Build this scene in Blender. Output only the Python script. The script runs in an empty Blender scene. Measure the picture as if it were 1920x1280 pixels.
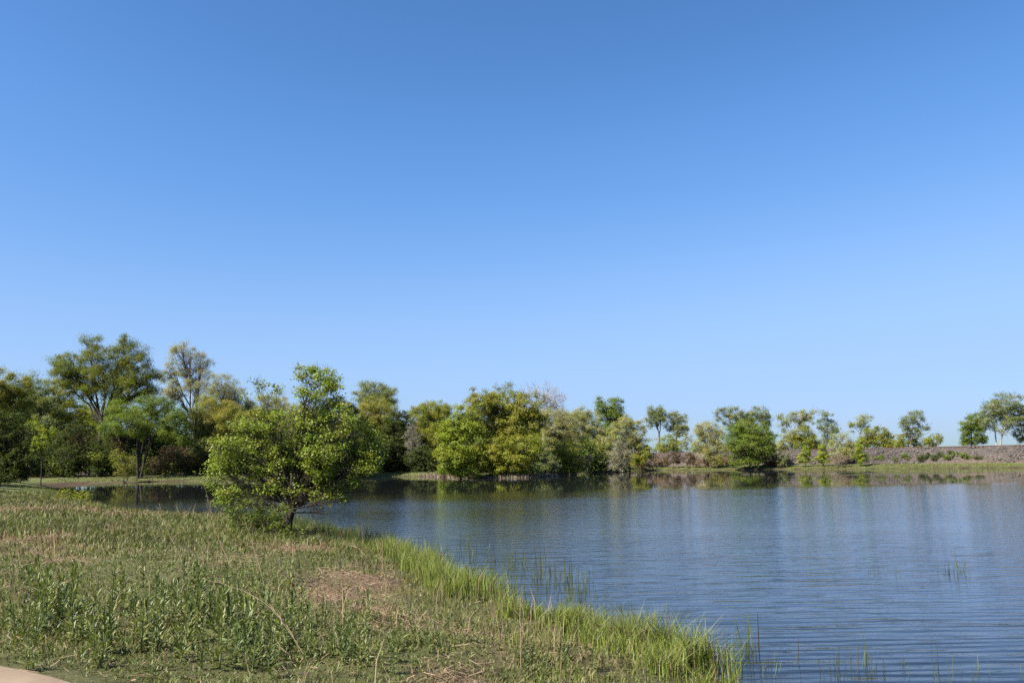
import bpy, math
import numpy as np
from mathutils import Matrix, Vector

scene = bpy.context.scene
COL = scene.collection
R = math.radians

# ------------------------------------------------------------------ camera
F = 1600.0                      # focal length in pixels of a 1920 wide frame
EYE = np.array([0.0, 0.0, 2.5])  # eye height above the pond's water (z = 0)
PITCH = math.atan(223.0 / F)
ROLL = R(1.0)
cam_data = bpy.data.cameras.new('camera')
cam_data.lens = 30.0
cam_data.sensor_width = 36.0
cam_data.clip_end = 5000.0
cam = bpy.data.objects.new('camera', cam_data)
COL.objects.link(cam)
cam.matrix_world = (Matrix.Translation(Vector(EYE)) @ Matrix.Rotation(math.pi / 2 + PITCH, 4, 'X')
                    @ Matrix.Rotation(-ROLL, 4, 'Z'))
scene.camera = cam
CM = np.array(cam.matrix_world.to_3x3())

# ------------------------------------------------------------------ world, sun, exposure
SUN_AZ, SUN_EL = R(-122.0), R(47.0)     # azimuth from +Y, clockwise seen from above
world = bpy.data.worlds.new('World')
scene.world = world
world.use_nodes = True
wn = world.node_tree
bg = wn.nodes['Background']
sky = wn.nodes.new('ShaderNodeTexSky')
sky.sky_type = 'NISHITA'
sky.sun_disc = False
sky.altitude = 2000.0
sky.air_density = 1.5
sky.dust_density = 3.2
sky.ozone_density = 6.0
sky.sun_elevation = SUN_EL
sky.sun_rotation = SUN_AZ
tint = wn.nodes.new('ShaderNodeVectorMath')
tint.operation = 'MULTIPLY'
tint.inputs[1].default_value = (0.81 * 0.15, 0.99 * 0.15, 1.25 * 0.15)
wn.links.new(sky.outputs[0], tint.inputs[0])
curve = wn.nodes.new('ShaderNodeRGBCurve')          # the film's response, the same over the whole sky


def srgb(v):
    v /= 255.0
    return v / 12.92 if v <= 0.04045 else ((v + 0.055) / 1.055) ** 2.4


for ci, pairs in enumerate((((93, 82), (111, 108), (152, 162), (200, 182)), ((137, 132), (161, 163), (207, 204), (238, 214)), ((207, 200), (232, 232)))):
    cv = curve.mapping.curves[ci]
    for a_, b_ in pairs:
        cv.points.new(srgb(a_), srgb(b_))
    cv.points[-1].location = (1.0, (0.68, 0.73, 0.96)[ci])
curve.mapping.update()
gain = wn.nodes.new('ShaderNodeVectorMath')
gain.operation = 'SCALE'
gain.inputs['Scale'].default_value = 1.0 / 0.15
wn.links.new(tint.outputs[0], curve.inputs['Color'])
wn.links.new(curve.outputs[0], gain.inputs[0])
wn.links.new(gain.outputs[0], bg.inputs[0])
bg.inputs[1].default_value = 0.05

sun_data = bpy.data.lights.new('sun', 'SUN')
sun_data.energy = 5.0
sun_data.angle = R(0.53)
sun_data.color = (1.0, 0.94, 0.84)
sun = bpy.data.objects.new('sun', sun_data)
COL.objects.link(sun)
SUN_DIR = Vector((math.sin(SUN_AZ) * math.cos(SUN_EL), math.cos(SUN_AZ) * math.cos(SUN_EL), math.sin(SUN_EL)))
sun.rotation_euler = SUN_DIR.to_track_quat('Z', 'Y').to_euler()
sun.location = (-60, -30, 80)

vs = scene.view_settings
vs.view_transform = 'Standard'
vs.look = 'None'
vs.exposure = 1.585
vs.gamma = 1.0
vs.use_curve_mapping = False
scene.cycles.use_denoising = False
scene.cycles.max_bounces = 8
scene.cycles.transparent_max_bounces = 8


# ------------------------------------------------------------------ helpers
def ray(px, py):
    d = CM @ np.array([(px - 960.0) / F, (640.0 - py) / F, -1.0])
    return d


def at(px, py, D):
    """World point seen at a photo pixel, at depth Y = D."""
    d = ray(px, py)
    return EYE + d * (D / d[1])


def on_z(px, py, z=0.0):
    d = ray(px, py)
    return EYE + d * ((z - EYE[2]) / d[2])


def smooth(a, b, x):
    t = np.clip((x - a) / (b - a), 0, 1)
    return t * t * (3 - 2 * t)


class VNoise:
    """Smooth value noise in the plane, vectorised."""
    def __init__(self, seed):
        self.t = np.random.default_rng(seed).random((64, 64))

    def __call__(self, x, y, s):
        x = np.asarray(x) / s + 1000.37
        y = np.asarray(y) / s + 1000.71
        i, j = np.floor(x).astype(int), np.floor(y).astype(int)
        u, v = x - i, y - j
        u, v = u * u * (3 - 2 * u), v * v * (3 - 2 * v)
        t = self.t
        a, b = t[i % 64, j % 64], t[(i + 1) % 64, j % 64]
        c, d = t[i % 64, (j + 1) % 64], t[(i + 1) % 64, (j + 1) % 64]
        return (a * (1 - u) + b * u) * (1 - v) + (c * (1 - u) + d * u) * v


NZ = VNoise(5)
NZ2 = VNoise(9)


class Geo:
    """Collects faces and vertex colours; builds ONE mesh."""
    def __init__(self):
        self.v, self.c, self.f, self.n = [], [], [], 0

    def add(self, v, f, c):
        v = np.asarray(v, dtype=np.float64).reshape(-1, 3)
        f = np.asarray(f, dtype=np.int64)
        c = np.asarray(c, dtype=np.float64)
        if c.ndim == 1:
            c = np.broadcast_to(c, (len(v), 3))
        if len(v) == 0:
            return
        self.v.append(v)
        self.c.append(c)
        self.f.append(f + self.n)
        self.n += len(v)

    def mesh(self, name, mat, smooth_shade=False, origin=None):
        me = bpy.data.meshes.new(name)
        v = np.concatenate(self.v)
        if origin is not None:
            v = v - np.asarray(origin)
        c = np.concatenate(self.c)
        loops = np.concatenate([f.ravel() for f in self.f])
        tot = np.concatenate([np.full(len(f), f.shape[1]) for f in self.f])
        start = np.concatenate([[0], np.cumsum(tot)[:-1]])
        me.vertices.add(len(v))
        me.vertices.foreach_set('co', v.astype(np.float32).ravel())
        me.loops.add(len(loops))
        me.loops.foreach_set('vertex_index', loops.astype(np.int32))
        me.polygons.add(len(tot))
        me.polygons.foreach_set('loop_start', start.astype(np.int32))
        me.polygons.foreach_set('loop_total', tot.astype(np.int32))
        if smooth_shade:
            me.polygons.foreach_set('use_smooth', np.ones(len(tot), dtype=bool))
        a = me.color_attributes.new('tint', 'FLOAT_COLOR', 'POINT')
        a.data.foreach_set('color', np.concatenate([c, np.ones((len(c), 1))], 1).astype(np.float32).ravel())
        me.materials.append(mat)
        me.update(calc_edges=True)
        return me

    def build(self, name, mat, parent=None, smooth_shade=False, origin=None, kind=None):
        me = self.mesh(name, mat, smooth_shade, origin)
        o = bpy.data.objects.new(name, me)
        COL.objects.link(o)
        if parent is not None:
            o.parent = parent
        elif origin is not None:
            o.location = origin
        if kind:
            o['kind'] = kind
        return o


def tag(o, label=None, cat=None, group=None, kind=None):
    if label:
        o['label'] = label
    if cat:
        o['category'] = cat
    if group:
        o['group'] = group
    if kind:
        o['kind'] = kind
    return o


def empty(name, loc):
    o = bpy.data.objects.new(name, None)
    o.location = loc
    o.empty_display_size = 0.3
    COL.objects.link(o)
    return o


def unit(a):
    return a / np.maximum(np.linalg.norm(a, axis=-1, keepdims=True), 1e-9)


def prisms(p0, p1, r0, r1, n):
    """Tapered n-sided tubes, all at once."""
    p0, p1 = np.atleast_2d(p0), np.atleast_2d(p1)
    k = len(p0)
    r0, r1 = np.broadcast_to(r0, k), np.broadcast_to(r1, k)
    d = unit(p1 - p0)
    ref = np.where(np.abs(d[:, 2:3]) > 0.9, [[1.0, 0, 0]], [[0, 0, 1.0]])
    a = unit(np.cross(d, ref))
    b = np.cross(d, a)
    th = np.arange(n) * 2 * math.pi / n
    ring = a[:, None] * np.cos(th)[None, :, None] + b[:, None] * np.sin(th)[None, :, None]
    v = np.concatenate([p0[:, None] + ring * r0[:, None, None], p1[:, None] + ring * r1[:, None, None]], 1)
    i = np.arange(n)
    f = np.stack([i, (i + 1) % n, n + (i + 1) % n, n + i], 1)
    f = (f[None] + (np.arange(k) * 2 * n)[:, None, None]).reshape(-1, 4)
    return v.reshape(-1, 3), f


def tube(pts, rad, n):
    """One continuous tapered tube along a polyline, with a cap point at the end."""
    pts = np.asarray(pts, dtype=float)
    m = len(pts)
    rad = np.broadcast_to(rad, m)
    d = unit(np.gradient(pts, axis=0))
    ref = np.array([1.0, 0.13, 0.05]) if abs(d[0, 2]) > 0.7 else np.array([0.05, 0.13, 1.0])
    a = unit(np.cross(d, ref))
    b = np.cross(d, a)
    th = np.arange(n) * 2 * math.pi / n
    v = pts[:, None] + (a[:, None] * np.cos(th)[None, :, None] + b[:, None] * np.sin(th)[None, :, None]) * rad[:, None, None]
    v = np.concatenate([v.reshape(-1, 3), pts[-1:] + d[-1:] * rad[-1]])
    i = np.arange(n)
    fs = [np.stack([i + j * n, (i + 1) % n + j * n, (i + 1) % n + (j + 1) * n, i + (j + 1) * n], 1) for j in range(m - 1)]
    cap = np.stack([i + (m - 1) * n, (i + 1) % n + (m - 1) * n, np.full(n, m * n), np.full(n, m * n)], 1)
    return v, np.concatenate(fs), cap[:, :3]


def bez(p, q, r, n):
    t = np.linspace(0, 1, n)[:, None]
    return (1 - t) ** 2 * p + 2 * t * (1 - t) * q + t * t * r


def leaf_quads(rng, C, outward, size, ratio=0.6, up=0.5, out=0.4, droop=0.0, fold=0.12):
    n_ = len(C)
    nrm = unit(rng.normal(size=(n_, 3)) * 0.75 + np.array([0, 0, up]) + outward * out)
    t = rng.normal(size=(n_, 3)) * (1.0 - 0.6 * min(droop, 1)) + np.array([0, 0, -droop * 1.2])
    t = unit(t - nrm * np.sum(t * nrm, 1, keepdims=True) * (1.0 if droop < .3 else 0.4))
    b = unit(np.cross(nrm, t))
    nn = np.cross(t, b)
    L = size * (0.45 + 1.1 * rng.random(n_) ** 1.3)[:, None]
    W = L * ratio * 0.5
    v = np.stack([C - t * L * .5, C + b * W + nn * L * fold, C + t * L * .5, C - b * W + nn * L * fold], 1)
    f = np.arange(n_ * 4).reshape(-1, 4)
    return v.reshape(-1, 3), f


def leaf_tris(rng, C, outward, size, ratio=0.6, up=0.5, out=0.4, droop=0.0):
    n_ = len(C)
    nrm = unit(rng.normal(size=(n_, 3)) * 0.5 + np.array([0, 0, up]) + outward * out)
    t = rng.normal(size=(n_, 3)) * (1.0 - 0.6 * min(droop, 1)) + np.array([0, 0, -droop * 1.2])
    t = unit(t - nrm * np.sum(t * nrm, 1, keepdims=True) * (1.0 if droop < .3 else 0.4))
    b = unit(np.cross(nrm, t))
    L = size * (0.65 + 0.7 * rng.random(n_))[:, None]
    W = L * ratio * 0.5
    k = rng.uniform(-.3, .3, (n_, 1))
    v = np.stack([C - t * L * .5 + b * W, C - t * L * (.5 + k) - b * W, C + t * L * .5], 1)
    return v.reshape(-1, 3), np.arange(n_ * 3).reshape(-1, 3)


# ------------------------------------------------------------------ materials
def new_mat(name):
    m = bpy.data.materials.new(name)
    m.use_nodes = True
    nt = m.node_tree
    for n in list(nt.nodes):
        nt.nodes.remove(n)
    out = nt.nodes.new('ShaderNodeOutputMaterial')
    return m, nt, out


def node(nt, typ, **kw):
    n = nt.nodes.new(typ)
    for k, v in kw.items():
        if k.startswith('i_'):
            n.inputs[k[2:].replace('_', ' ')].default_value = v
        else:
            setattr(n, k, v)
    return n


def leaf_material(name, trans=0.32, rough=0.5, spec=0.35, tcol=(1.15, 1.2, 0.55)):
    m, nt, out = new_mat(name)
    a = node(nt, 'ShaderNodeAttribute', attribute_name='tint')
    p = node(nt, 'ShaderNodeBsdfPrincipled')
    p.inputs['Roughness'].default_value = rough
    p.inputs['Specular IOR Level'].default_value = spec
    t = node(nt, 'ShaderNodeBsdfTranslucent')
    mul = node(nt, 'ShaderNodeVectorMath', operation='MULTIPLY')
    mul.inputs[1].default_value = tcol
    mix = node(nt, 'ShaderNodeMixShader')
    mix.inputs[0].default_value = trans
    nt.links.new(a.outputs['Color'], p.inputs['Base Color'])
    nt.links.new(a.outputs['Color'], mul.inputs[0])
    nt.links.new(mul.outputs[0], t.inputs['Color'])
    nt.links.new(p.outputs[0], mix.inputs[1])
    nt.links.new(t.outputs[0], mix.inputs[2])
    nt.links.new(mix.outputs[0], out.inputs[0])
    return m


def bark_material():
    m, nt, out = new_mat('bark')
    a = node(nt, 'ShaderNodeAttribute', attribute_name='tint')
    tc = node(nt, 'ShaderNodeNewGeometry')
    mp = node(nt, 'ShaderNodeMapping')
    mp.inputs['Scale'].default_value = (9, 9, 1.6)
    nz = node(nt, 'ShaderNodeTexNoise', i_Scale=1.6, i_Detail=6.0, i_Roughness=0.65)
    rp = node(nt, 'ShaderNodeMapRange')
    rp.inputs['From Min'].default_value = 0.3
    rp.inputs['From Max'].default_value = 0.7
    rp.inputs['To Min'].default_value = 0.5
    rp.inputs['To Max'].default_value = 1.35
    mul = node(nt, 'ShaderNodeVectorMath', operation='SCALE')
    p = node(nt, 'ShaderNodeBsdfPrincipled')
    p.inputs['Roughness'].default_value = 0.9
    p.inputs['Specular IOR Level'].default_value = 0.15
    bp = node(nt, 'ShaderNodeBump', i_Strength=0.7, i_Distance=0.03)
    L = nt.links.new
    L(tc.outputs['Position'], mp.inputs['Vector'])
    L(mp.outputs[0], nz.inputs['Vector'])
    L(nz.outputs['Fac'], rp.inputs['Value'])
    L(a.outputs['Color'], mul.inputs[0])
    L(rp.outputs[0], mul.inputs['Scale'])
    L(mul.outputs[0], p.inputs['Base Color'])
    L(nz.outputs['Fac'], bp.inputs['Height'])
    L(bp.outputs[0], p.inputs['Normal'])
    L(p.outputs[0], out.inputs[0])
    return m


def ground_material():
    m, nt, out = new_mat('bank_soil')
    L = nt.links.new
    a = node(nt, 'ShaderNodeAttribute', attribute_name='tint')
    g = node(nt, 'ShaderNodeNewGeometry')
    n1 = node(nt, 'ShaderNodeTexNoise', i_Scale=0.9, i_Detail=5.0, i_Roughness=0.6)
    n2 = node(nt, 'ShaderNodeTexNoise', i_Scale=14.0, i_Detail=6.0, i_Roughness=0.7)
    n3 = node(nt, 'ShaderNodeTexNoise', i_Scale=55.0, i_Detail=3.0, i_Roughness=0.6)
    for n in (n1, n2, n3):
        L(g.outputs['Position'], n.inputs['Vector'])
    r1 = node(nt, 'ShaderNodeMapRange')
    r1.inputs['From Min'].default_value = 0.3
    r1.inputs['From Max'].default_value = 0.7
    r1.inputs['To Min'].default_value = 0.75
    r1.inputs['To Max'].default_value = 1.25
    L(n1.outputs['Fac'], r1.inputs['Value'])
    r2 = node(nt, 'ShaderNodeMapRange')
    r2.inputs['From Min'].default_value = 0.3
    r2.inputs['From Max'].default_value = 0.72
    r2.inputs['To Min'].default_value = 0.5
    r2.inputs['To Max'].default_value = 1.45
    L(n2.outputs['Fac'], r2.inputs['Value'])
    r3 = node(nt, 'ShaderNodeMapRange')
    r3.inputs['From Min'].default_value = 0.3
    r3.inputs['From Max'].default_value = 0.7
    r3.inputs['To Min'].default_value = 0.7
    r3.inputs['To Max'].default_value = 1.3
    L(n3.outputs['Fac'], r3.inputs['Value'])
    m1 = node(nt, 'ShaderNodeMath', operation='MULTIPLY')
    L(r1.outputs[0], m1.inputs[0])
    L(r2.outputs[0], m1.inputs[1])
    m2 = node(nt, 'ShaderNodeMath', operation='MULTIPLY')
    L(m1.outputs[0], m2.inputs[0])
    L(r3.outputs[0], m2.inputs[1])
    sc = node(nt, 'ShaderNodeVectorMath', operation='SCALE')
    L(a.outputs['Color'], sc.inputs[0])
    L(m2.outputs[0], sc.inputs['Scale'])
    p = node(nt, 'ShaderNodeBsdfPrincipled')
    p.inputs['Roughness'].default_value = 0.95
    p.inputs['Specular IOR Level'].default_value = 0.15
    bp = node(nt, 'ShaderNodeBump', i_Strength=0.8, i_Distance=0.05)
    L(n2.outputs['Fac'], bp.inputs['Height'])
    L(sc.outputs[0], p.inputs['Base Color'])
    L(bp.outputs[0], p.inputs['Normal'])
    L(p.outputs[0], out.inputs[0])
    return m


def water_material():
    m, nt, out = new_mat('pond_water')
    L = nt.links.new
    g = node(nt, 'ShaderNodeNewGeometry')
    sep = node(nt, 'ShaderNodeSeparateXYZ')
    L(g.outputs['Position'], sep.inputs[0])

    def noise(scale, mscale, detail=2.0, rot=0.0, rough=0.5, dist=0.0):
        mp = node(nt, 'ShaderNodeMapping')
        mp.inputs['Scale'].default_value = mscale
        mp.inputs['Rotation'].default_value = (0, 0, rot)
        L(g.outputs['Position'], mp.inputs['Vector'])
        n = node(nt, 'ShaderNodeTexNoise', i_Scale=scale, i_Detail=detail, i_Roughness=rough, i_Distortion=dist)
        L(mp.outputs[0], n.inputs['Vector'])
        return n.outputs['Fac']

    def math_(op, a, b):
        n = node(nt, 'ShaderNodeMath', operation=op)
        for i, x in enumerate((a, b)):
            if isinstance(x, (int, float)):
                n.inputs[i].default_value = x
            else:
                L(x, n.inputs[i])
        return n.outputs[0]

    def rng_(v, a, b, c, d):
        n = node(nt, 'ShaderNodeMapRange', interpolation_type='SMOOTHSTEP')
        for k, x in zip(('From Min', 'From Max', 'To Min', 'To Max'), (a, b, c, d)):
            n.inputs[k].default_value = x
        L(v, n.inputs['Value'])
        return n.outputs[0]

    long_w = noise(1.0, (0.5, 2.3, 1), 1.5, R(4), 0.5, 0.35)      # long crests running in to the near bank
    mid_w = noise(1.0, (1.7, 5.5, 1), 3.0, R(-8), 0.55, 0.3)      # ripples
    fine_w = noise(1.0, (8.0, 15.0, 1), 3.0, R(12), 0.6)
    mpw = node(nt, 'ShaderNodeMapping')
    mpw.inputs['Scale'].default_value = (0.16, 1.0, 1.0)
    mpw.inputs['Rotation'].default_value = (0, 0, R(3))
    L(g.outputs['Position'], mpw.inputs['Vector'])
    wv = node(nt, 'ShaderNodeTexWave', wave_type='BANDS', bands_direction='Y', wave_profile='SIN')
    for k_, x_ in (('Scale', 1.15), ('Distortion', 5.0), ('Detail', 2.0), ('Detail Scale', 0.9), ('Detail Roughness', 0.6)):
        wv.inputs[k_].default_value = x_
    L(mpw.outputs[0], wv.inputs['Vector'])
    band_w = wv.outputs['Fac']
    gust = noise(0.045, (0.35, 1.6, 1), 3.0, R(3))                # patches of wind
    lee = noise(0.03, (1.0, 1.0, 1), 3.0)
    # calm water in the lee of the far trees; the wind line wanders
    yy = math_('ADD', sep.outputs['Y'], math_('MULTIPLY', math_('SUBTRACT', lee, 0.5), 26.0))
    yy = math_('ADD', yy, math_('MULTIPLY', sep.outputs['X'], -0.10))
    wind = rng_(yy, 54.0, 74.0, 1.0, 0.0)
    streak = rng_(gust, 0.56, 0.64, 0.0, 0.45)
    wind2 = math_('MAXIMUM', wind, math_('MULTIPLY', streak, rng_(sep.outputs['X'], 15.0, 40.0, 0.05, 1.0)))
    amp = math_('ADD', math_('MULTIPLY', wind2, 1.0), 0.014)
    near = rng_(sep.outputs['Y'], 10.0, 34.0, 1.0, 0.25)
    patch = rng_(gust, 0.3, 0.7, 0.65, 1.25)
    h = math_('MULTIPLY', long_w, math_('MULTIPLY', near, 0.032))
    h = math_('ADD', h, math_('MULTIPLY', band_w, math_('MULTIPLY', rng_(sep.outputs['Y'], 9.0, 30.0, 1.0, 0.08), 0.0045)))
    h = math_('ADD', h, math_('MULTIPLY', mid_w, math_('MULTIPLY', rng_(sep.outputs['Y'], 9.0, 30.0, 0.6, 1.0), 0.0135)))
    h = math_('ADD', h, math_('MULTIPLY', fine_w, 0.0030))
    h = math_('MULTIPLY', math_('MULTIPLY', h, amp), patch)
    bp = node(nt, 'ShaderNodeBump', i_Strength=1.0, i_Distance=1.0)
    L(h, bp.inputs['Height'])
    p = node(nt, 'ShaderNodeBsdfPrincipled')
    p.inputs['Base Color'].default_value = (0.011, 0.013, 0.014, 1)
    p.inputs['Roughness'].default_value = 0.03
    p.inputs['IOR'].default_value = 1.333
    L(bp.outputs[0], p.inputs['Normal'])
    L(p.outputs[0], out.inputs[0])
    return m


def plain_material(name, c1, c2, scale, rough=0.85, bump=0.3, dist=0.02, detail=6.0, use_tint=False, spec=0.3):
    m, nt, out = new_mat(name)
    L = nt.links.new
    g = node(nt, 'ShaderNodeNewGeometry')
    n = node(nt, 'ShaderNodeTexNoise', i_Scale=scale, i_Detail=detail, i_Roughness=0.65)
    L(g.outputs['Position'], n.inputs['Vector'])
    cr = node(nt, 'ShaderNodeValToRGB')
    cr.color_ramp.elements[0].position = 0.32
    cr.color_ramp.elements[0].color = (*c1, 1)
    cr.color_ramp.elements[1].position = 0.7
    cr.color_ramp.elements[1].color = (*c2, 1)
    L(n.outputs['Fac'], cr.inputs[0])
    p = node(nt, 'ShaderNodeBsdfPrincipled')
    p.inputs['Roughness'].default_value = rough
    p.inputs['Specular IOR Level'].default_value = spec
    if use_tint:
        a = node(nt, 'ShaderNodeAttribute', attribute_name='tint')
        mu = node(nt, 'ShaderNodeVectorMath', operation='MULTIPLY')
        L(a.outputs['Color'], mu.inputs[0])
        L(cr.outputs[0], mu.inputs[1])
        L(mu.outputs[0], p.inputs['Base Color'])
    else:
        L(cr.outputs[0], p.inputs['Base Color'])
    bp = node(nt, 'ShaderNodeBump', i_Strength=bump, i_Distance=dist)
    L(n.outputs['Fac'], bp.inputs['Height'])
    L(bp.outputs[0], p.inputs['Normal'])
    L(p.outputs[0], out.inputs[0])
    return m


M_LEAF = leaf_material('foliage', 0.42, 0.6, 0.12)
M_MAIN = leaf_material('glossy_foliage', 0.38, 0.5, 0.3)
M_GRASS = leaf_material('grass_blade', 0.30, 0.55, 0.3)
M_WEED = leaf_material('weed_leaf', 0.25, 0.5, 0.35, (1.1, 1.2, 0.6))
M_STRAW = leaf_material('dry_straw', 0.15, 0.75, 0.2, (1.0, 0.95, 0.8))
M_BARK = bark_material()
M_GROUND = ground_material()
M_WATER = water_material()
M_PATH = plain_material('concrete', (0.200, 0.142, 0.090), (0.270, 0.196, 0.128), 3.0, 0.9, 0.15, 0.01, 9.0)
M_GRAVEL = plain_material('ballast', (0.62, 0.6, 0.6), (1.35, 1.3, 1.3), 2.2, 0.95, 0.9, 0.25, 8.0, True, 0.1)
M_STONE = plain_material('stone', (0.75, 0.75, 0.75), (1.2, 1.2, 1.2), 4.0, 0.9, 0.3, 0.05, 4.0, True, 0.15)
M_RAIL = plain_material('rusty_steel', (0.07, 0.04, 0.03), (0.13, 0.075, 0.05), 3.0, 0.7)
M_SLEEPER = plain_material('tarred_wood', (0.05, 0.04, 0.033), (0.10, 0.08, 0.065), 5.0, 0.9)

# ------------------------------------------------------------------ pond outline (water level z = 0)
near_px = [(1372, 1310), (1335, 1285), (1300, 1262), (1262, 1250), (1215, 1225), (1150, 1208), (1105, 1183), (1050, 1176), (1015, 1160), (975, 1163),
           (948, 1140), (925, 1112), (880, 1092), (838, 1068), (800, 1052), (745, 1036), (690, 1020), (640, 1003), (585, 990),
           (530, 984), (470, 981), (400, 976), (330, 970), (250, 961), (190, 949), (150, 935), (112, 921), (80, 912)]
far_px = [(80, 906), (150, 904.5), (250, 903.5), (340, 902), (430, 901), (520, 899), (600, 897), (680, 894.5), (740, 893.5), (800, 893),
          (850, 895), (900, 896), (960, 896), (1020, 894), (1070, 890), (1110, 885.5), (1160, 884), (1230, 881.5), (1300, 881),
          (1400, 880.5), (1500, 879.5), (1600, 879), (1700, 878), (1800, 877.5), (1916, 876.5)]
shore = [on_z(*p)[:2] for p in near_px] + [on_z(*p)[:2] for p in far_px]
shore += [np.array(p, float) for p in [(100, 116), (140, 84), (170, 40), (150, -20), (60, -40), (20, -12), (8, 1), (4.0, 5.5), (2.6, 7.4)]]
# subdivide the near waterline and make it ragged: small inlets and tussocks
_nr, _np2 = [], []
for k_ in range(len(near_px) - 1):
    a_, b_ = shore[k_], shore[k_ + 1]
    n_ = max(1, int(np.linalg.norm(b_ - a_) / 0.4))
    for t_ in np.arange(n_) / n_:
        p_ = a_ + (b_ - a_) * t_
        d_ = (b_ - a_) / np.linalg.norm(b_ - a_)
        w_ = (NZ(p_[0], p_[1], 0.9) - 0.5) * 0.55 + (NZ2(p_[0], p_[1], 0.35) - 0.5) * 0.25
        _nr.append(p_ + np.array([-d_[1], d_[0]]) * w_)
        _np2.append((near_px[k_][0] + (near_px[k_ + 1][0] - near_px[k_][0]) * t_, 0))
shore = np.array(_nr + [np.asarray(p_) for p_ in shore[len(near_px) - 1:]])
near_px = _np2 + [near_px[-1]]
N_NEAR = len(near_px)


def shore_dist(x, y):
    """Signed distance to the waterline: positive on land."""
    x, y = np.asarray(x, float).ravel(), np.asarray(y, float).ravel()
    best = np.full(len(x), 1e9)
    inside = np.zeros(len(x), bool)
    m = len(shore)
    for i in range(m):
        a, b = shore[i], shore[(i + 1) % m]
        d = b - a
        t = np.clip(((x - a[0]) * d[0] + (y - a[1]) * d[1]) / (d @ d), 0, 1)
        best = np.minimum(best, (x - a[0] - t * d[0]) ** 2 + (y - a[1] - t * d[1]) ** 2)
        c = (a[1] > y) != (b[1] > y)
        with np.errstate(divide='ignore', invalid='ignore'):
            xi = a[0] + (y - a[1]) * d[0] / (d[1] if abs(d[1]) > 1e-12 else 1e-12)
        inside ^= c & (x < xi)
    s = np.sqrt(best)
    return np.where(inside, -s, s)


def ground_z(x, y, d=None):
    x, y = np.asarray(x, float).ravel(), np.asarray(y, float).ravel()
    if d is None:
        d = shore_dist(x, y)
    wob = (NZ(x, y, 1.9) - 0.5) * 0.5 * np.exp(-np.abs(d) / 3.0) * (np.hypot(x, y) < 70)
    d = d + wob
    land = 0.96 * (1 - np.exp(-np.maximum(d, 0) / 4.5))
    bed = -1.3 * (1 - np.exp(np.minimum(d, 0) / 3.0))
    z = np.where(d > 0, land, bed)
    lump = (NZ2(x, y, 2.6) - 0.5) * 0.14 + (NZ(x, y, 0.8) - 0.5) * 0.06
    return z + lump * smooth(0.3, 2.0, d)


_lx, _ly = np.arange(-75, 30, 0.25), np.arange(2, 100, 0.25)
_LX, _LY = np.meshgrid(_lx, _ly)
_LD = shore_dist(_LX, _LY)
_LZ = ground_z(_LX, _LY, _LD).reshape(_LX.shape)
_LD = _LD.reshape(_LX.shape)


def look(T, x, y):
    u, v = (x + 75) / 0.25, (y - 2) / 0.25
    i, j = int(u), int(v)
    u, v = u - i, v - j
    return (T[j, i] * (1 - u) + T[j, i + 1] * u) * (1 - v) + (T[j + 1, i] * (1 - u) + T[j + 1, i + 1] * u) * v


def gz(x, y):
    if -75 < x < 29 and 2 < y < 99:
        return float(look(_LZ, x, y))
    return float(ground_z([x], [y])[0])


def shore1(x, y):
    if -75 < x < 29 and 2 < y < 99:
        return float(look(_LD, x, y))
    return float(shore_dist([x], [y])[0])


def ground_at(px, py):
    z = 0.5
    for _ in range(8):
        p = on_z(px, py, z)
        z = 0.5 * z + 0.5 * gz(p[0], p[1])
    p = on_z(px, py, z)
    p[2] = gz(p[0], p[1])
    return p


# path edge (a curving concrete footpath the photographer stands on)
path_edge = np.array([(-40, 13.7), (-22, 11.6), (-12, 10.0), (-8, 9.0), (-5.6, 8.2), (-4.1, 7.5), (-3.0, 6.66), (-2.1, 5.5), (-1.3, 4.0), (-0.6, 2.2), (1.0, 0.2), (4, -3), (8, -8)])


def path_dist(x, y):
    """Positive on the grass side of the path edge."""
    x, y = np.asarray(x, float).ravel(), np.asarray(y, float).ravel()
    best = np.full(len(x), 1e9)
    sgn = np.ones(len(x))
    for a, b in zip(path_edge[:-1], path_edge[1:]):
        d = b - a
        t = np.clip(((x - a[0]) * d[0] + (y - a[1]) * d[1]) / (d @ d), 0, 1)
        qx, qy = x - a[0] - t * d[0], y - a[1] - t * d[1]
        r = np.hypot(qx, qy)
        s = np.sign(d[0] * qy - d[1] * qx)
        upd = r < best
        best = np.where(upd, r, best)
        sgn = np.where(upd, s, sgn)
    return best * sgn


# dry, trampled patches (pixel centre and radius on the ground -> world ellipse)
dry_px = [(650, 1085, 90, 28), (900, 1165, 95, 30), (90, 961, 120, 6), (60, 1035, 60, 16), (240, 967, 60, 5), (930, 1185, 50, 14), (620, 1075, 60, 18),
          (575, 1018, 40, 10), (760, 1150, 70, 25), (690, 1120, 50, 20), (850, 1240, 70, 25)]
dry_w = []
for (x, y, rx, ry) in dry_px:
    c = on_z(x, y, 0.55)
    e1 = on_z(x + rx, y, 0.55)
    e2, e3 = on_z(x, y - ry, 0.55), on_z(x, y + ry, 0.55)
    dry_w.append((c[0], c[1], abs(e1[0] - c[0]), max(abs(e2[1] - e3[1]) / 2, .3)))


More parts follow.
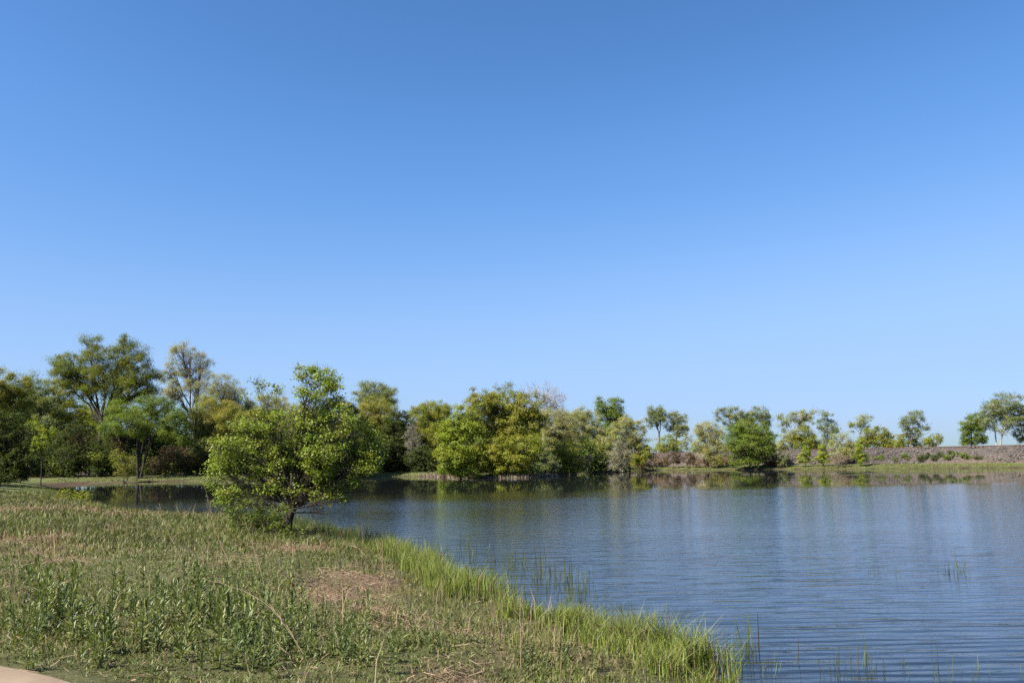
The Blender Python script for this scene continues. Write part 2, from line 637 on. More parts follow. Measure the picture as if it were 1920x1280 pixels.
def dryness(x, y):
    x, y = np.asarray(x, float), np.asarray(y, float)
    k = np.zeros_like(x)
    for cx, cy, rx, ry in dry_w:
        q = ((x - cx) / rx) ** 2 + ((y - cy) / ry) ** 2
        k = np.maximum(k, np.exp(-q * 0.8))
    n = NZ(x, y, 1.3) * 0.5 + NZ2(x, y, 0.55) * 0.35 + NZ(x, y, 4.0) * 0.4 + 0.02 * (1 - smooth(12, 24, np.hypot(x, y)))
    k = k * (0.55 + 0.9 * NZ2(x, y, 0.4) * NZ(x, y, 0.9) * 2)
    return np.clip(k * 1.15 + (n - 0.68) * 1.4, 0, 1)


# ------------------------------------------------------------------ ground sheet
def axis(fine_lo, fine_hi, fine, lo, hi):
    a = list(np.arange(fine_lo, fine_hi + 1e-6, fine))
    s, x = fine, fine_hi
    while x < hi:
        s *= 1.18
        x += s
        a.append(min(x, hi))
    s, x = fine, fine_lo
    b = []
    while x > lo:
        s *= 1.18
        x -= s
        b.append(max(x, lo))
    return np.array(b[::-1] + a)


gx = axis(-20, 10, 0.3, -2500, 2500)
gy = axis(3, 34, 0.3, -300, 3500)
# keep the banks of the far shore well resolved too
gx = np.unique(np.concatenate([gx, np.arange(-110, 110, 3.0)]))
gy = np.unique(np.concatenate([gy, np.arange(36, 180, 1.8)]))
GX, GY = np.meshgrid(gx, gy)
fx, fy = GX.ravel(), GY.ravel()
fd = shore_dist(fx, fy)
fz = ground_z(fx, fy, fd)
pd_ = path_dist(fx, fy)
nearcam = (fx > -60) & (fx < 14) & (fy < 16) & (fy > -12)
fz = np.where(nearcam & (pd_ < 0.5), fz + (0.80 - fz) * smooth(0.5, -0.1, pd_), fz)
fz = np.where(nearcam & (pd_ < -0.05), fz - 0.06, fz)
dr = dryness(fx, fy)[:, None]
soil = np.array([0.10, 0.07, 0.045])
straw = np.array([0.118, 0.080, 0.048])
green = np.array([0.064, 0.064, 0.025])
wet = np.array([0.040, 0.027, 0.018])
colg = green * (1 - dr) + straw * dr
colg = colg * (0.75 + 0.5 * NZ2(fx, fy, 0.9))[:, None]
far = smooth(70, 110, np.hypot(fx, fy))[:, None]
n_far = NZ(fx, fy, 7.0)[:, None]
farcol = np.array([0.068, 0.086, 0.022]) * n_far + np.array([0.085, 0.088, 0.034]) * (1 - n_far)
wood = smooth(6, 14, fd)[:, None] * smooth(60, 20, fx)[:, None] * far     # leaf litter on the floor of the wood
farcol = farcol * (1 - wood) + np.array([0.06, 0.045, 0.03]) * wood
colg = colg * (1 - far) + farcol * far
ws = np.where(np.hypot(fx, fy) > 80, smooth(1.3, 0.3, fd), smooth(0.45, -0.05, fd))[:, None]
colg = colg * (1 - ws) + wet * ws
g = Geo()
nx, ny = len(gx), len(gy)
ii, jj = np.meshgrid(np.arange(nx - 1), np.arange(ny - 1))
q = (jj * nx + ii).ravel()
g.add(np.stack([fx, fy, fz], 1), np.stack([q, q + 1, q + 1 + nx, q + nx], 1), colg)
tag(g.build('ground', M_GROUND, smooth_shade=True), kind='structure')

# water
g = Geo()
wp = []
for ring in (0.0, -1.0):
    pass
wx0, wx1, wy0, wy1 = -60.0, 185.0, -50.0, 190.0
g.add([[wx0, wy0, 0], [wx1, wy0, 0], [wx1, wy1, 0], [wx0, wy1, 0]], [[0, 1, 2, 3]], (0.02, 0.02, 0.02))
tag(g.build('water', M_WATER), kind='structure')

# path: a slab with a bevelled edge, cast in bays
g = Geo()
pe = []
for a, b in zip(path_edge[:-1], path_edge[1:]):
    n_ = max(2, int(np.linalg.norm(b - a) / 0.35))
    for t in np.linspace(0, 1, n_, endpoint=False):
        pe.append(a + (b - a) * t)
pe.append(path_edge[-1])
pe = np.array(pe)
for _ in range(6):
    pe[1:-1] = (pe[:-2] + 2 * pe[1:-1] + pe[2:]) / 4
tng = unit(np.gradient(pe, axis=0))
nrm2 = np.stack([tng[:, 1], -tng[:, 0]], 1)          # away from the grass
prof = [(-0.0, 0.62), (0.0, 0.825), (0.02, 0.842), (0.9, 0.85), (1.8, 0.85), (2.58, 0.842), (2.6, 0.825), (2.6, 0.62)]
vv = np.concatenate([np.column_stack([pe + nrm2 * o_, np.full(len(pe), z_)]) for o_, z_ in prof])
k = len(pe)
fs = []
for j in range(len(prof) - 1):
    i = np.arange(k - 1)
    fs.append(np.stack([i + j * k, i + 1 + j * k, i + 1 + (j + 1) * k, i + (j + 1) * k], 1))
g.add(vv, np.concatenate(fs), (0.4, 0.3, 0.2))
tag(g.build('path', M_PATH), kind='structure')

# ------------------------------------------------------------------ railway embankment
A0, A1 = np.array([33.2, 183.0]), np.array([83.6, 140.0])
adir = unit(A1 - A0)
anor = np.array([-adir[1], adir[0]])
if anor[1] < 0:
    anor = -anor
S = np.concatenate([np.arange(-160, -20, 8.0), np.arange(-20, 130, 0.9), np.arange(130, 400, 10.0)])
profile = [(-1.2, 0.2), (0.0, 0.82), (0.7, 1.35), (1.5, 1.95), (2.4, 2.55), (3.2, 3.05), (3.7, 3.27), (4.2, 3.33), (7.2, 3.34), (7.8, 3.2), (11.5, 0.9), (12.5, 0.3)]
rng = np.random.default_rng(3)
vv, cc = [], []
for j, (o_, z_) in enumerate(profile):
    p2 = A0 + adir * S[:, None] + anor * o_
    wob = rng.normal(0, 0.10, len(S)) * (0 < j < 8)
    zz = z_ + wob + (NZ(S, S * 0 + j, 6.0) - .5) * 0.35 * (0 < j < 6)
    vv.append(np.column_stack([p2 + anor * rng.normal(0, .08, (len(S), 1)), zz]))
    low = np.clip(1 - (z_ - 0.8) / 1.2, 0, 1)
    n_ = NZ2(S, S * 0 + j * 2.0, 9.0)[:, None]
    base = np.array([0.066, 0.058, 0.051]) * (0.8 + 0.4 * n_)
    earth = np.array([0.100, 0.076, 0.052])
    cc.append(base * (1 - low * .7 * n_) + earth * low * .7 * n_)
k = len(S)
fs = [np.stack([np.arange(k - 1) + j * k, np.arange(1, k) + j * k, np.arange(1, k) + (j + 1) * k, np.arange(k - 1) + (j + 1) * k], 1) for j in range(len(profile) - 1)]
g = Geo()
g.add(np.concatenate(vv), np.concatenate(fs), np.concatenate(cc))
emb = tag(g.build('embankment', M_GRAVEL), kind='structure')


def on_bank(s, o):
    """Point on the embankment face at s metres along and o metres up from the toe."""
    z = np.interp(o, [p[0] for p in profile], [p[1] for p in profile])
    p = A0 + adir * np.asarray(s)[..., None] + anor * np.asarray(o)[..., None]
    return np.concatenate([p, np.asarray(z)[..., None]], -1)


# loose ballast stones
n_ = 9000
s_ = rng.uniform(-30, 125, n_)
o_ = rng.uniform(0.0, 4.2, n_)
c_ = on_bank(s_, o_)
r_ = rng.uniform(0.05, 0.15, n_) * np.where(rng.random(n_) < .06, 1.5, 1)
octa = np.array([[1, 0, 0], [-1, 0, 0], [0, 1, 0], [0, -1, 0], [0, 0, 1], [0, 0, -1.]])
of = np.array([[0, 2, 4], [2, 1, 4], [1, 3, 4], [3, 0, 4], [2, 0, 5], [1, 2, 5], [3, 1, 5], [0, 3, 5]])
v_ = c_[:, None] + octa[None] * r_[:, None, None] * (0.7 + 0.6 * rng.random((n_, 6, 1)))
lum = np.where(rng.random(n_) < .2, rng.uniform(.10, .19, n_), rng.uniform(.035, .085, n_))
sc_ = lum[:, None] * np.array([1.0, 0.9, 0.86])
g = Geo()
g.add(v_.reshape(-1, 3), (of[None] + (np.arange(n_) * 6)[:, None, None]).reshape(-1, 3), np.repeat(sc_, 6, 0))
st = g.build('ballast_stones', M_STONE, parent=emb, kind='stuff')

# track on top
tr0 = A0 + adir * 45 + anor * 5.7
track = tag(empty('railway_track', (tr0[0], tr0[1], 3.34)), 'rusty railway track along the top of the gravel embankment', 'railway track')


def beam(p, q, w, h):
    """A box between two points p and q (its top face h above them)."""
    p, q = np.asarray(p, float), np.asarray(q, float)
    d = unit(q - p)
    s = np.array([-d[1], d[0], 0]) * w / 2
    u = np.array([0, 0, h])
    v = [p - s, p + s, q + s, q - s, p - s + u, p + s + u, q + s + u, q - s + u]
    f = [[0, 1, 5, 4], [1, 2, 6, 5], [2, 3, 7, 6], [3, 0, 4, 7], [4, 5, 6, 7], [3, 2, 1, 0]]
    return v, f


org = np.array([tr0[0], tr0[1], 3.34])
for off in (-0.72, 0.72):
    g = Geo()
    p, q = A0 - adir * 150 + anor * (5.7 + off), A0 + adir * 390 + anor * (5.7 + off)
    for w, z, h in ((0.15, 0.16, 0.025), (0.03, 0.185, 0.09), (0.075, 0.275, 0.045)):
        g.add(*beam((*p, 3.34 + z), (*q, 3.34 + z), w, h), (.1, .07, .05))
    g.build('rail', M_RAIL, track, origin=org)
g = Geo()
for s in np.arange(-60, 140, 0.62):
    c0 = A0 + adir * s + anor * 4.4
    c1 = A0 + adir * s + anor * 7.0
    g.add(*beam((*c0, 3.30), (*c1, 3.30), 0.24, 0.20), (.08, .06, .05))
g.build('sleepers', M_SLEEPER, track, origin=org, kind='stuff')

# ------------------------------------------------------------------ trees
STY = dict(  # albedo pairs (leaf colours of each kind, dark with shade painted in), linear
    oak=((0.114, 0.136, 0.021), (0.147, 0.157, 0.028)),
    green=((0.105, 0.148, 0.023), (0.141, 0.180, 0.028)),
    bright=((0.167, 0.213, 0.023), (0.215, 0.244, 0.032)),
    dark=((0.046, 0.063, 0.015), (0.067, 0.083, 0.019)),  # dark green leaves; also puts understory shade into the colour
    grey=((0.147, 0.174, 0.064), (0.195, 0.213, 0.090)),
    pale=((0.201, 0.224, 0.105), (0.256, 0.265, 0.142)),
    olive=((0.165, 0.177, 0.028), (0.209, 0.206, 0.033)),
    yellow=((0.200, 0.200, 0.040), (0.255, 0.238, 0.055)),
    ygreen=((0.175, 0.193, 0.025), (0.234, 0.232, 0.035)),
    tan=((0.250, 0.242, 0.115), (0.310, 0.288, 0.140)),
    gtan=((0.237, 0.237, 0.097), (0.299, 0.286, 0.121)),
    nearoak=((0.165, 0.215, 0.024), (0.215, 0.250, 0.036)),
    rust=((0.088, 0.062, 0.036), (0.120, 0.080, 0.045)),
    brown=((0.183, 0.129, 0.082), (0.238, 0.170, 0.105)),
)
BARK = dict(dark=(0.045, 0.036, 0.028), mid=(0.10, 0.08, 0.06), pale=(0.30, 0.27, 0.23), grey=(0.19, 0.17, 0.15))
SEED = [100]


def tree(name, label, cat, base, D, lobes, style, group=None, leaf=None, lai=3.0, clump=None, ratio=0.6, droop=0.0,
         bark='dark', fork=0.35, trunk=None, twigs=0, limb_mode='tree', twig_r=0.012, depth=0.85, up=0.5, mat=None, dlobe=0.35,
         skip_fill=False, trunks=1, bare_lobes=(), sides=7, stems=True, limb=1.0):
    """A tree or shrub: base = photo x of its foot, D = depth in metres, lobes = crown lumps (photo x, y, rx, ry)."""
    SEED[0] += 1
    rng = np.random.default_rng(SEED[0])
    m = D / F
    bx = at(base, 870, D)
    z0 = gz(bx[0], bx[1])
    if limb_mode == 'bank':
        rel = np.array([bx[0], bx[1]]) - A0
        z0 = max(z0, float(np.interp(rel @ anor, [p[0] for p in profile], [p[1] for p in profile])))
    foot = np.array([bx[0], bx[1], z0])
    root = tag(empty(name, foot), label, cat, group)
    E = []
    for lb in list(lobes) + list(bare_lobes):
        c = at(lb[0], lb[1], D)
        grow_ = 1.12 if D > 80 else 1.0
        rx, rz = lb[2] * m * grow_, lb[3] * m * grow_
        ry = max(rx, rz * 0.7) * depth
        c = c + np.array([0, rng.uniform(-1, 1) * ry * dlobe, 0])
        if c[2] - rz < z0:
            c[2] = max(c[2], z0 + rz * 0.55)
        E.append((c, np.array([rx, ry, rz]), lb[4] if len(lb) > 4 else 1.0))
    top = max(c[2] + r[2] for c, r, _ in E)
    H = max(top - z0, 0.5)
    tr = trunk if trunk is not None else H * 0.016
    size = leaf if leaf is not None else 0.0012 * D
    cl = clump if clump is not None else max(0.35, H * 0.05)
    wood, lv = Geo(), Geo()
    bc = np.array(BARK[bark])
    # trunk(s)
    mid = np.mean([c for c, _, _ in E], axis=0)
    forks = []
    for t_ in range(trunks):
        a = rng.uniform(-1, 1, 2) * 0.05 * H * (trunks > 1)
        ft = foot + np.array([a[0] * .4, a[1] * .4, -0.25])
        fk = np.array([foot[0] + (mid[0] - foot[0]) * 0.35 + a[0] * 2.4, foot[1] + (mid[1] - foot[1]) * 0.35 + a[1] * 2.4, z0 + H * fork])
        pts = bez(ft, np.array([ft[0] + rng.normal(0, .015 * H), ft[1], z0 + H * fork * .5]), fk, 7)
        rr = tr * np.linspace(1.25, 0.78, 7)
        rr[0] *= 1.35
        v, f, cap = tube(pts, rr, sides)
        wood.add(v, f, bc)
        wood.add(v, cap, bc)
        forks.append((fk, pts))
    s0, s1, q0, q1 = [], [], [], []
    pal = np.array(STY[style])
    nl = len(lobes)
    for li, (c, r, dens) in enumerate(E):
        bare = li >= nl
        fk, tpts = forks[rng.integers(len(forks))]
        if c[2] < fk[2]:
            j = int(np.clip((c[2] - z0) / (H * fork) * 6, 1, 6))
            st = tpts[j]
        else:
            st = fk
        ctrl = st + (c - st) * np.array([0.35, 0.35, 0.62]) + rng.normal(0, 0.07, 3) * np.linalg.norm(c - st)
        pts = bez(st, ctrl, c, 7)
        pts[1:-1] += rng.normal(0, 0.018, (5, 3)) * np.linalg.norm(c - st)
        lr = limb * tr * (0.55 if trunks == 1 else 0.6) * min(1.0, (r[0] * r[2]) ** .5 / (H * 0.12) + 0.3)
        if stems:
            v, f, cap = tube(pts, lr * np.linspace(1, 0.3, 7), 5)
            wood.add(v, f, bc)
            wood.add(v, cap, bc)
        # clumps of leaves at the ends of branchlets
        nc = int(max(5, 2.2 * (r[0] * r[2] * r[1]) ** (2 / 3) / (cl * cl) * 2.2))
        dirs = unit(rng.normal(size=(nc, 3)))
        rad = 0.35 + 0.65 * rng.random(nc) ** 0.55
        rad *= 0.86 + 0.30 * rng.random(nc)
        cc = c + dirs * r * rad[:, None]
        cc[:, 2] = np.maximum(cc[:, 2], z0 + 0.1 * cl)
        k = rng.integers(3, 7, nc)
        b0 = pts[k]
        bm = (b0 + cc) / 2 + rng.normal(0, 0.07, (nc, 3)) * r + np.array([0, 0, 0.06]) * r
        br = lr * 0.28
        if stems:
            s0 += [b0, bm]
            s1 += [bm, cc]
            q0 += [np.full(nc, br), np.full(nc, br * .65)]
            q1 += [np.full(nc, br * .65), np.full(nc, br * .3)]
        if twigs:
            nt_ = int(twigs)
            tp = np.repeat(cc, nt_, 0) - np.repeat(dirs, nt_, 0) * cl * 0.3 * rng.random((nc * nt_, 1))
            td = unit(np.repeat(dirs, nt_, 0) * 0.8 + rng.normal(size=(nc * nt_, 3)) * 0.7 + np.array([0, 0, 0.45 - droop]))
            te = tp + td * cl * rng.uniform(0.7, 1.7, (nc * nt_, 1))
            te[:, 2] = np.maximum(te[:, 2], z0)
            s0.append(tp)
            s1.append(te)
            q0.append(np.full(len(tp), twig_r))
            q1.append(np.full(len(tp), twig_r * .4))
        if bare or lai <= 0:
            continue
        area = math.pi * r[0] * r[2]
        nleaf = int(1.3 * lai * dens * area / (size * size * ratio * 0.42))
        per = rng.integers(0, nc, nleaf)
        sg = cl * (0.6 + 0.6 * rng.random(nc))
        off = rng.normal(size=(nleaf, 3)) * np.array([0.52, 0.52, 0.36])
        C = cc[per] + off * sg[per][:, None]
        if droop:
            C[:, 2] -= np.abs(rng.normal(size=nleaf)) * cl * 0.6 * droop
        C[:, 2] = np.maximum(C[:, 2], z0 + 0.04)
        v, f = (leaf_tris if D > 80 else leaf_quads)(rng, C, unit(C - c) * .5 + unit(C - cc[per]) * .5, size, ratio, up, 0.75 if D > 80 else 0.4, droop)
        ct = rng.random(nc)
        mixv = np.clip(ct[per] * 0.7 + rng.random(nleaf) * 0.3, 0, 1)[:, None]
        col = pal[0] * (1 - mixv) + pal[1] * mixv
        hue = np.stack([1 + 0.06 * rng.normal(size=nc), 1 + 0.05 * rng.normal(size=nc), 1 + 0.25 * rng.normal(size=nc)], 1).clip(.5, 1.6)
        col = col * hue[per] * (0.82 + 0.36 * rng.random((nleaf, 1)))
        lv.add(v, f, np.repeat(col, f.shape[1], 0))
    if s0:
        v, f = prisms(np.concatenate(s0), np.concatenate(s1), np.concatenate(q0), np.concatenate(q1), 3)
        wood.add(v, f, bc)
    wood.build('trunk' if cat == 'tree' else 'stems', M_BARK, root, smooth_shade=True, origin=foot)
    if lv.n:
        lv.build('crown' if cat == 'tree' else 'foliage', mat or M_LEAF, root, origin=foot, kind='stuff')
    return root


WG = 'trees of the wood behind the pond'
# --- left wood
tree('shade_tree', 'tall dark tree out of frame beyond the left edge, put in to shade the bush there', 'tree', -175, 92,
     [(-150, 640, 70, 60), (-190, 720, 80, 70), (-110, 730, 60, 60), (-95, 810, 45, 55)], 'dark', lai=2.0, leaf=0.3)  # unseen tree, added off frame to shade the left bush
tree('broadleaf_tree', 'olive brown tree at the far left, its top against the sky', 'tree', 5, 128,
     [(12, 722, 42, 32), (-25, 770, 50, 48), (30, 762, 32, 36), (-5, 800, 40, 30)], 'olive', lai=2.4)
tree('broadleaf_tree', 'grey green tree between the olive tree and the tall oak on the left', 'tree', 70, 172,
     [(64, 740, 30, 34), (80, 780, 40, 36), (45, 790, 30, 36), (70, 830, 40, 30)], 'grey', lai=2.6)
tree('broadleaf_tree', 'yellow green tree just behind the left side of the tall oak', 'tree', 125, 178,
     [(108, 745, 26, 30), (130, 785, 38, 32), (118, 830, 40, 34), (160, 800, 30, 30)], 'ygreen', lai=2.5)
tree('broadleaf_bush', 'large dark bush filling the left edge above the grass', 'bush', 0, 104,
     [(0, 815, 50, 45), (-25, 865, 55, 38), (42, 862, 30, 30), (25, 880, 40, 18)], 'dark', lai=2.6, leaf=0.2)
tree('sapling', 'bright green sunlit sapling in front of the dark left wood', 'tree', 78, 118,
     [(62, 798, 13, 10), (82, 820, 15, 17), (76, 838, 14, 8), (96, 808, 9, 8)], 'bright', lai=2.0, leaf=0.22, fork=0.5, trunk=0.07)
tree('oak_tree', 'tallest oak on the left with dark forking limbs under its broad crown', 'tree', 188, 160,
     [(172, 662, 27, 34), (232, 664, 28, 32), (138, 688, 28, 26), (108, 692, 20, 20), (196, 705, 46, 36), (262, 690, 28, 32),
      (284, 712, 16, 20), (152, 725, 26, 22), (232, 730, 42, 26), (118, 716, 20, 13), (268, 740, 26, 20)], 'oak', lai=2.1, trunk=0.42,
     fork=0.36, twigs=1, clump=1.15)
tree('oak_tree', 'lower spreading oak with several fanned dark trunks at the far waterline', 'tree', 262, 150,
     [(224, 768, 26, 20), (288, 758, 30, 18), (258, 795, 48, 24), (322, 785, 26, 22), (214, 808, 28, 16), (312, 812, 22, 14), (335, 822, 24, 14)],
     'green', lai=2.0, trunks=4, trunk=0.22, fork=0.45, clump=0.9)
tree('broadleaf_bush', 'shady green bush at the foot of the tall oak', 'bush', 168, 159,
     [(140, 808, 24, 16), (165, 845, 26, 20), (195, 850, 22, 22), (130, 855, 24, 22)], 'dark', lai=1.8)  # dark leaves stand in for shade under the crowns, next bush too
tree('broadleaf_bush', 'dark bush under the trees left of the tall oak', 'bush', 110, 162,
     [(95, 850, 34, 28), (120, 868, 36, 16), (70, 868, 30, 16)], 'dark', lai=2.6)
tree('shrub', 'small thin olive shrub standing at the far waterline below the oaks', 'shrub', 234, 143.5,
     [(234, 868, 20, 18), (222, 850, 11, 11), (246, 880, 15, 12), (230, 886, 16, 8)], 'olive', lai=0.75, clump=0.5, twigs=3, fork=0.15, bark='mid', trunks=3)
tree('cottonwood_tree', 'pale tan cottonwood with a bare twisting limb right of the tall oak', 'tree', 378, 176,
     [(345, 662, 26, 20), (374, 680, 20, 18), (314, 698, 16, 24), (334, 732, 24, 20), (374, 716, 22, 22), (352, 690, 18, 22), (318, 735, 14, 18)],
     'tan', lai=1.15, clump=0.9, twigs=3, bark='mid', trunk=0.36, ratio=0.4, fork=0.3)
tree('willow_tree', 'pale willow with feathery tan top behind the yellow green willow', 'tree', 425, 184,
     [(418, 722, 26, 20), (442, 738, 18, 18), (396, 745, 24, 24), (425, 760, 30, 20)], 'tan', lai=1.3, clump=0.9, twigs=3, bark='mid', ratio=0.35, droop=0.5)
tree('willow_tree', 'yellow green willow between the pale cottonwood and the near oak', 'tree', 415, 168,
     [(398, 768, 38, 26), (432, 786, 38, 28), (376, 795, 24, 24), (462, 800, 30, 30), (410, 820, 40, 28)], 'yellow', lai=2.2, ratio=0.4, droop=0.4, clump=0.9)
tree('shrub', 'rust brown dry shrub under the trees beside the fanned trunks', 'shrub', 325, 156,
     [(325, 848, 24, 14), (348, 864, 28, 16), (300, 870, 20, 14)], 'rust', lai=1.7, twigs=2, bark='mid', fork=0.15)
tree('broadleaf_bush', 'dark green bush at the waterline left of the near oak', 'bush', 410, 158,
     [(395, 850, 36, 26), (440, 850, 40, 30), (372, 868, 28, 18), (480, 860, 34, 26)], 'dark', lai=2.5)
tree('willow_tree', 'tan willow whose top shows above the near oak on its left', 'tree', 505, 186,
     [(500, 762, 36, 26), (470, 785, 26, 28), (540, 790, 36, 32), (510, 820, 50, 36)], 'gtan', lai=1.9, ratio=0.4, droop=0.4)
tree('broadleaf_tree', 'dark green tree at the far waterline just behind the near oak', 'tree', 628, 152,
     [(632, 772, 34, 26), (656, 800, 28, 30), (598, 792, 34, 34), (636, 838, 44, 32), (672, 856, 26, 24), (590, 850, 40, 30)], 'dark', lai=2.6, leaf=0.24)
tree('broadleaf_tree', 'green tree with a high round top right of the near oak', 'tree', 712, 188,
     [(700, 733, 32, 20), (726, 744, 18, 22), (678, 742, 18, 14), (708, 755, 30, 20)], 'grey', lai=2.0, twigs=1)
tree('willow_tree', 'golden yellow willow in front of the high round tree', 'tree', 704, 168,
     [(705, 766, 34, 22), (688, 790, 24, 28), (722, 796, 24, 26), (702, 820, 36, 30)], 'yellow', lai=2.3, ratio=0.4, droop=0.4)
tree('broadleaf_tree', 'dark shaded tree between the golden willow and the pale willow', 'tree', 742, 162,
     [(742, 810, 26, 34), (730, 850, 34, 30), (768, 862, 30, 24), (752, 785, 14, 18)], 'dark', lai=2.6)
tree('willow_tree', 'rounded yellow green willow with hanging branches left of the bright bush', 'tree', 806, 165,
     [(808, 772, 34, 20), (786, 788, 22, 26), (832, 786, 22, 24), (802, 822, 36, 30), (825, 845, 30, 30)], 'ygreen', lai=2.4, ratio=0.4, droop=0.5)
tree('twiggy_shrub', 'leafless pinkish brown shrub in front of the rounded willow', 'shrub', 774, 160,
     [(772, 822, 14, 26), (780, 845, 16, 20)], 'gtan', lai=0.35, twigs=10, bark='grey', fork=0.12, trunks=3, twig_r=0.02)
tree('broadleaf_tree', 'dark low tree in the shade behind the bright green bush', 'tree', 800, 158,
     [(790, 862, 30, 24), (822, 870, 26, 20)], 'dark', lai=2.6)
# --- point of land in the middle
tree('broadleaf_tree', 'bright green bushy tree leaning over the water on the point', 'tree', 864, 127,
     [(868, 783, 22, 24), (886, 800, 24, 26), (848, 808, 24, 26), (864, 838, 38, 28), (842, 858, 25, 24), (884, 866, 26, 22), (834, 830, 15, 22), (862, 878, 30, 10), (838, 880, 14, 10), (890, 884, 16, 9), (868, 889, 18, 7)],
     'bright', lai=2.7, leaf=0.22, clump=0.7)
tree('broadleaf_tree', 'largest olive yellow dome shaped tree on the point', 'tree', 948, 132,
     [(898, 756, 32, 22), (944, 754, 38, 22), (984, 764, 32, 24), (918, 786, 42, 32), (974, 796, 38, 32), (1004, 790, 18, 25), (948, 800, 30, 28)],
     'olive', lai=2.7, leaf=0.22, clump=0.75)
tree('broadleaf_tree', 'green leafy lower tree under the olive yellow dome', 'tree', 945, 128,
     [(924, 844, 34, 30), (976, 846, 36, 28), (948, 866, 46, 22), (1002, 842, 20, 26), (910, 866, 22, 20), (990, 870, 24, 18), (930, 886, 24, 9), (972, 887, 22, 8)], 'ygreen', lai=2.4, leaf=0.22, clump=0.7)
tree('sapling', 'thin pale green leader rising above the olive yellow dome', 'tree', 944, 140,
     [(934, 727, 9, 6), (950, 726, 12, 8), (942, 735, 14, 7)], 'grey', lai=0.9, twigs=2, trunk=0.08, fork=0.85)
tree('bare_tree', 'leafless pale grey tree rising behind the olive yellow dome', 'tree', 1020, 172,
     [], 'tan', bare_lobes=[(1018, 742, 30, 22), (992, 742, 16, 18), (1040, 752, 22, 20), (1030, 775, 26, 18), (1005, 770, 26, 20), (1050, 775, 14, 16)],
     lai=0, twigs=5, bark='pale', fork=0.5, clump=0.75, twig_r=0.022)
tree('willow_tree', 'grey olive willow right of the olive yellow dome', 'tree', 1040, 142,
     [(1030, 785, 28, 20), (1054, 808, 28, 24), (1026, 826, 22, 24), (1064, 790, 22, 20), (1074, 832, 22, 24), (1040, 850, 30, 24)], 'gtan', lai=1.7, twigs=2, bark='mid', ratio=0.35, droop=0.2, clump=0.7)
tree('shrub', 'grey green rounded shrub at the waterline of the point', 'shrub', 1020, 127, [(1018, 862, 22, 14), (1008, 876, 18, 9), (1034, 872, 16, 12)], 'grey', lai=1.8, twigs=1, clump=0.45)
tree('shrub', 'dark olive shrub at the right end of the point', 'shrub', 1060, 136, [(1056, 846, 22, 18), (1066, 868, 26, 14), (1044, 872, 20, 12)], 'olive', lai=1.8, twigs=2, clump=0.5)
tree('shrub', 'low brown twiggy shrub trailing right off the point', 'shrub', 1080, 146, [(1082, 872, 20, 10), (1096, 864, 14, 12)], 'brown', lai=1.0, twigs=5, bark='grey', clump=0.5, twig_r=0.02)
tree('willow_tree', 'yellowish tan willow left of the grey green poplar', 'tree', 1096, 170,
     [(1086, 792, 26, 22), (1110, 800, 26, 26), (1078, 826, 26, 26), (1104, 838, 30, 24), (1092, 775, 14, 12), (1095, 860, 30, 14)], 'gtan', lai=1.9, twigs=1, ratio=0.4, clump=0.8)
tree('poplar_tree', 'upright grey green poplar with a notched top in the middle distance', 'tree', 1144, 178,
     [(1128, 764, 13, 18), (1153, 760, 15, 15), (1145, 782, 24, 18), (1136, 808, 24, 24), (1162, 786, 12, 18)], 'green', lai=2.3, clump=0.75)
tree('willow_tree', 'rounded pale olive willow at the right end of the wood', 'tree', 1180, 166,
     [(1166, 812, 26, 24), (1190, 816, 18, 28), (1202, 842, 17, 20), (1150, 838, 26, 24), (1182, 845, 28, 22), (1175, 792, 15, 12), (1130, 850, 24, 20)], 'gtan', lai=2.2, ratio=0.45, clump=0.7)
tree('broadleaf_bush', 'yellow green bush at the right foot of the rounded pale willow', 'bush', 1204, 164, [(1204, 850, 15, 16), (1192, 862, 14, 10)], 'ygreen', lai=2.0, clump=0.6)
tree('twiggy_shrub', 'bare brown egg shaped shrub standing in the water below the pale willow', 'shrub', 1162, 159,
     [(1162, 855, 20, 24), (1160, 838, 12, 14), (1162, 872, 18, 10)], 'gtan', lai=0.55, twigs=12, bark='grey', fork=0.1, trunks=4, twig_r=0.02, clump=0.6)
tree('bare_tree', 'slender pale dead trunk on the grass strip beside the brown shrub', 'tree', 1121, 164, [], 'tan', bare_lobes=[(1121, 837, 2.5, 4)],
     lai=0, bark='grey', trunk=0.055, fork=0.92, twigs=1, clump=0.35)
# --- along and behind the embankment
EG = None
tree('cottonwood_tree', 'left one of a pair of grey green cottonwoods beyond the embankment', 'tree', 1240, 204,
     [(1228, 770, 15, 11), (1244, 776, 14, 13), (1232, 790, 16, 12), (1220, 783, 9, 10)], 'grey', lai=1.9, twigs=1, bark='mid', trunk=0.24, fork=0.5, clump=0.75)
tree('cottonwood_tree', 'right one of a pair of grey green cottonwoods beyond the embankment', 'tree', 1268, 204,
     [(1270, 780, 16, 11), (1262, 795, 14, 12), (1280, 798, 11, 14), (1272, 812, 12, 10)], 'grey', lai=1.9, twigs=1, bark='mid', trunk=0.24, fork=0.45, clump=0.75)
tree('shrub', 'pale green shrub below the pair of cottonwoods', 'shrub', 1256, 200, [(1250, 832, 18, 16), (1270, 838, 16, 14), (1240, 842, 14, 10)], 'ygreen', lai=1.9, twigs=2, bark='grey', clump=0.7)
tree('shrub', 'thin leaning bare shrub right of the pair of cottonwoods', 'shrub', 1290, 198, [(1288, 830, 10, 18)], 'pale', lai=0.5, twigs=6, bark='grey', clump=0.7, twig_r=0.02)
tree('willow_tree', 'grey olive willow left of the round green tree on the embankment toe', 'tree', 1332, 172,
     [(1330, 806, 24, 15), (1318, 826, 18, 20), (1346, 825, 20, 22), (1335, 848, 26, 16), (1312, 812, 10, 10)], 'gtan', lai=1.7, twigs=2, bark='grey', clump=0.75, ratio=0.45)
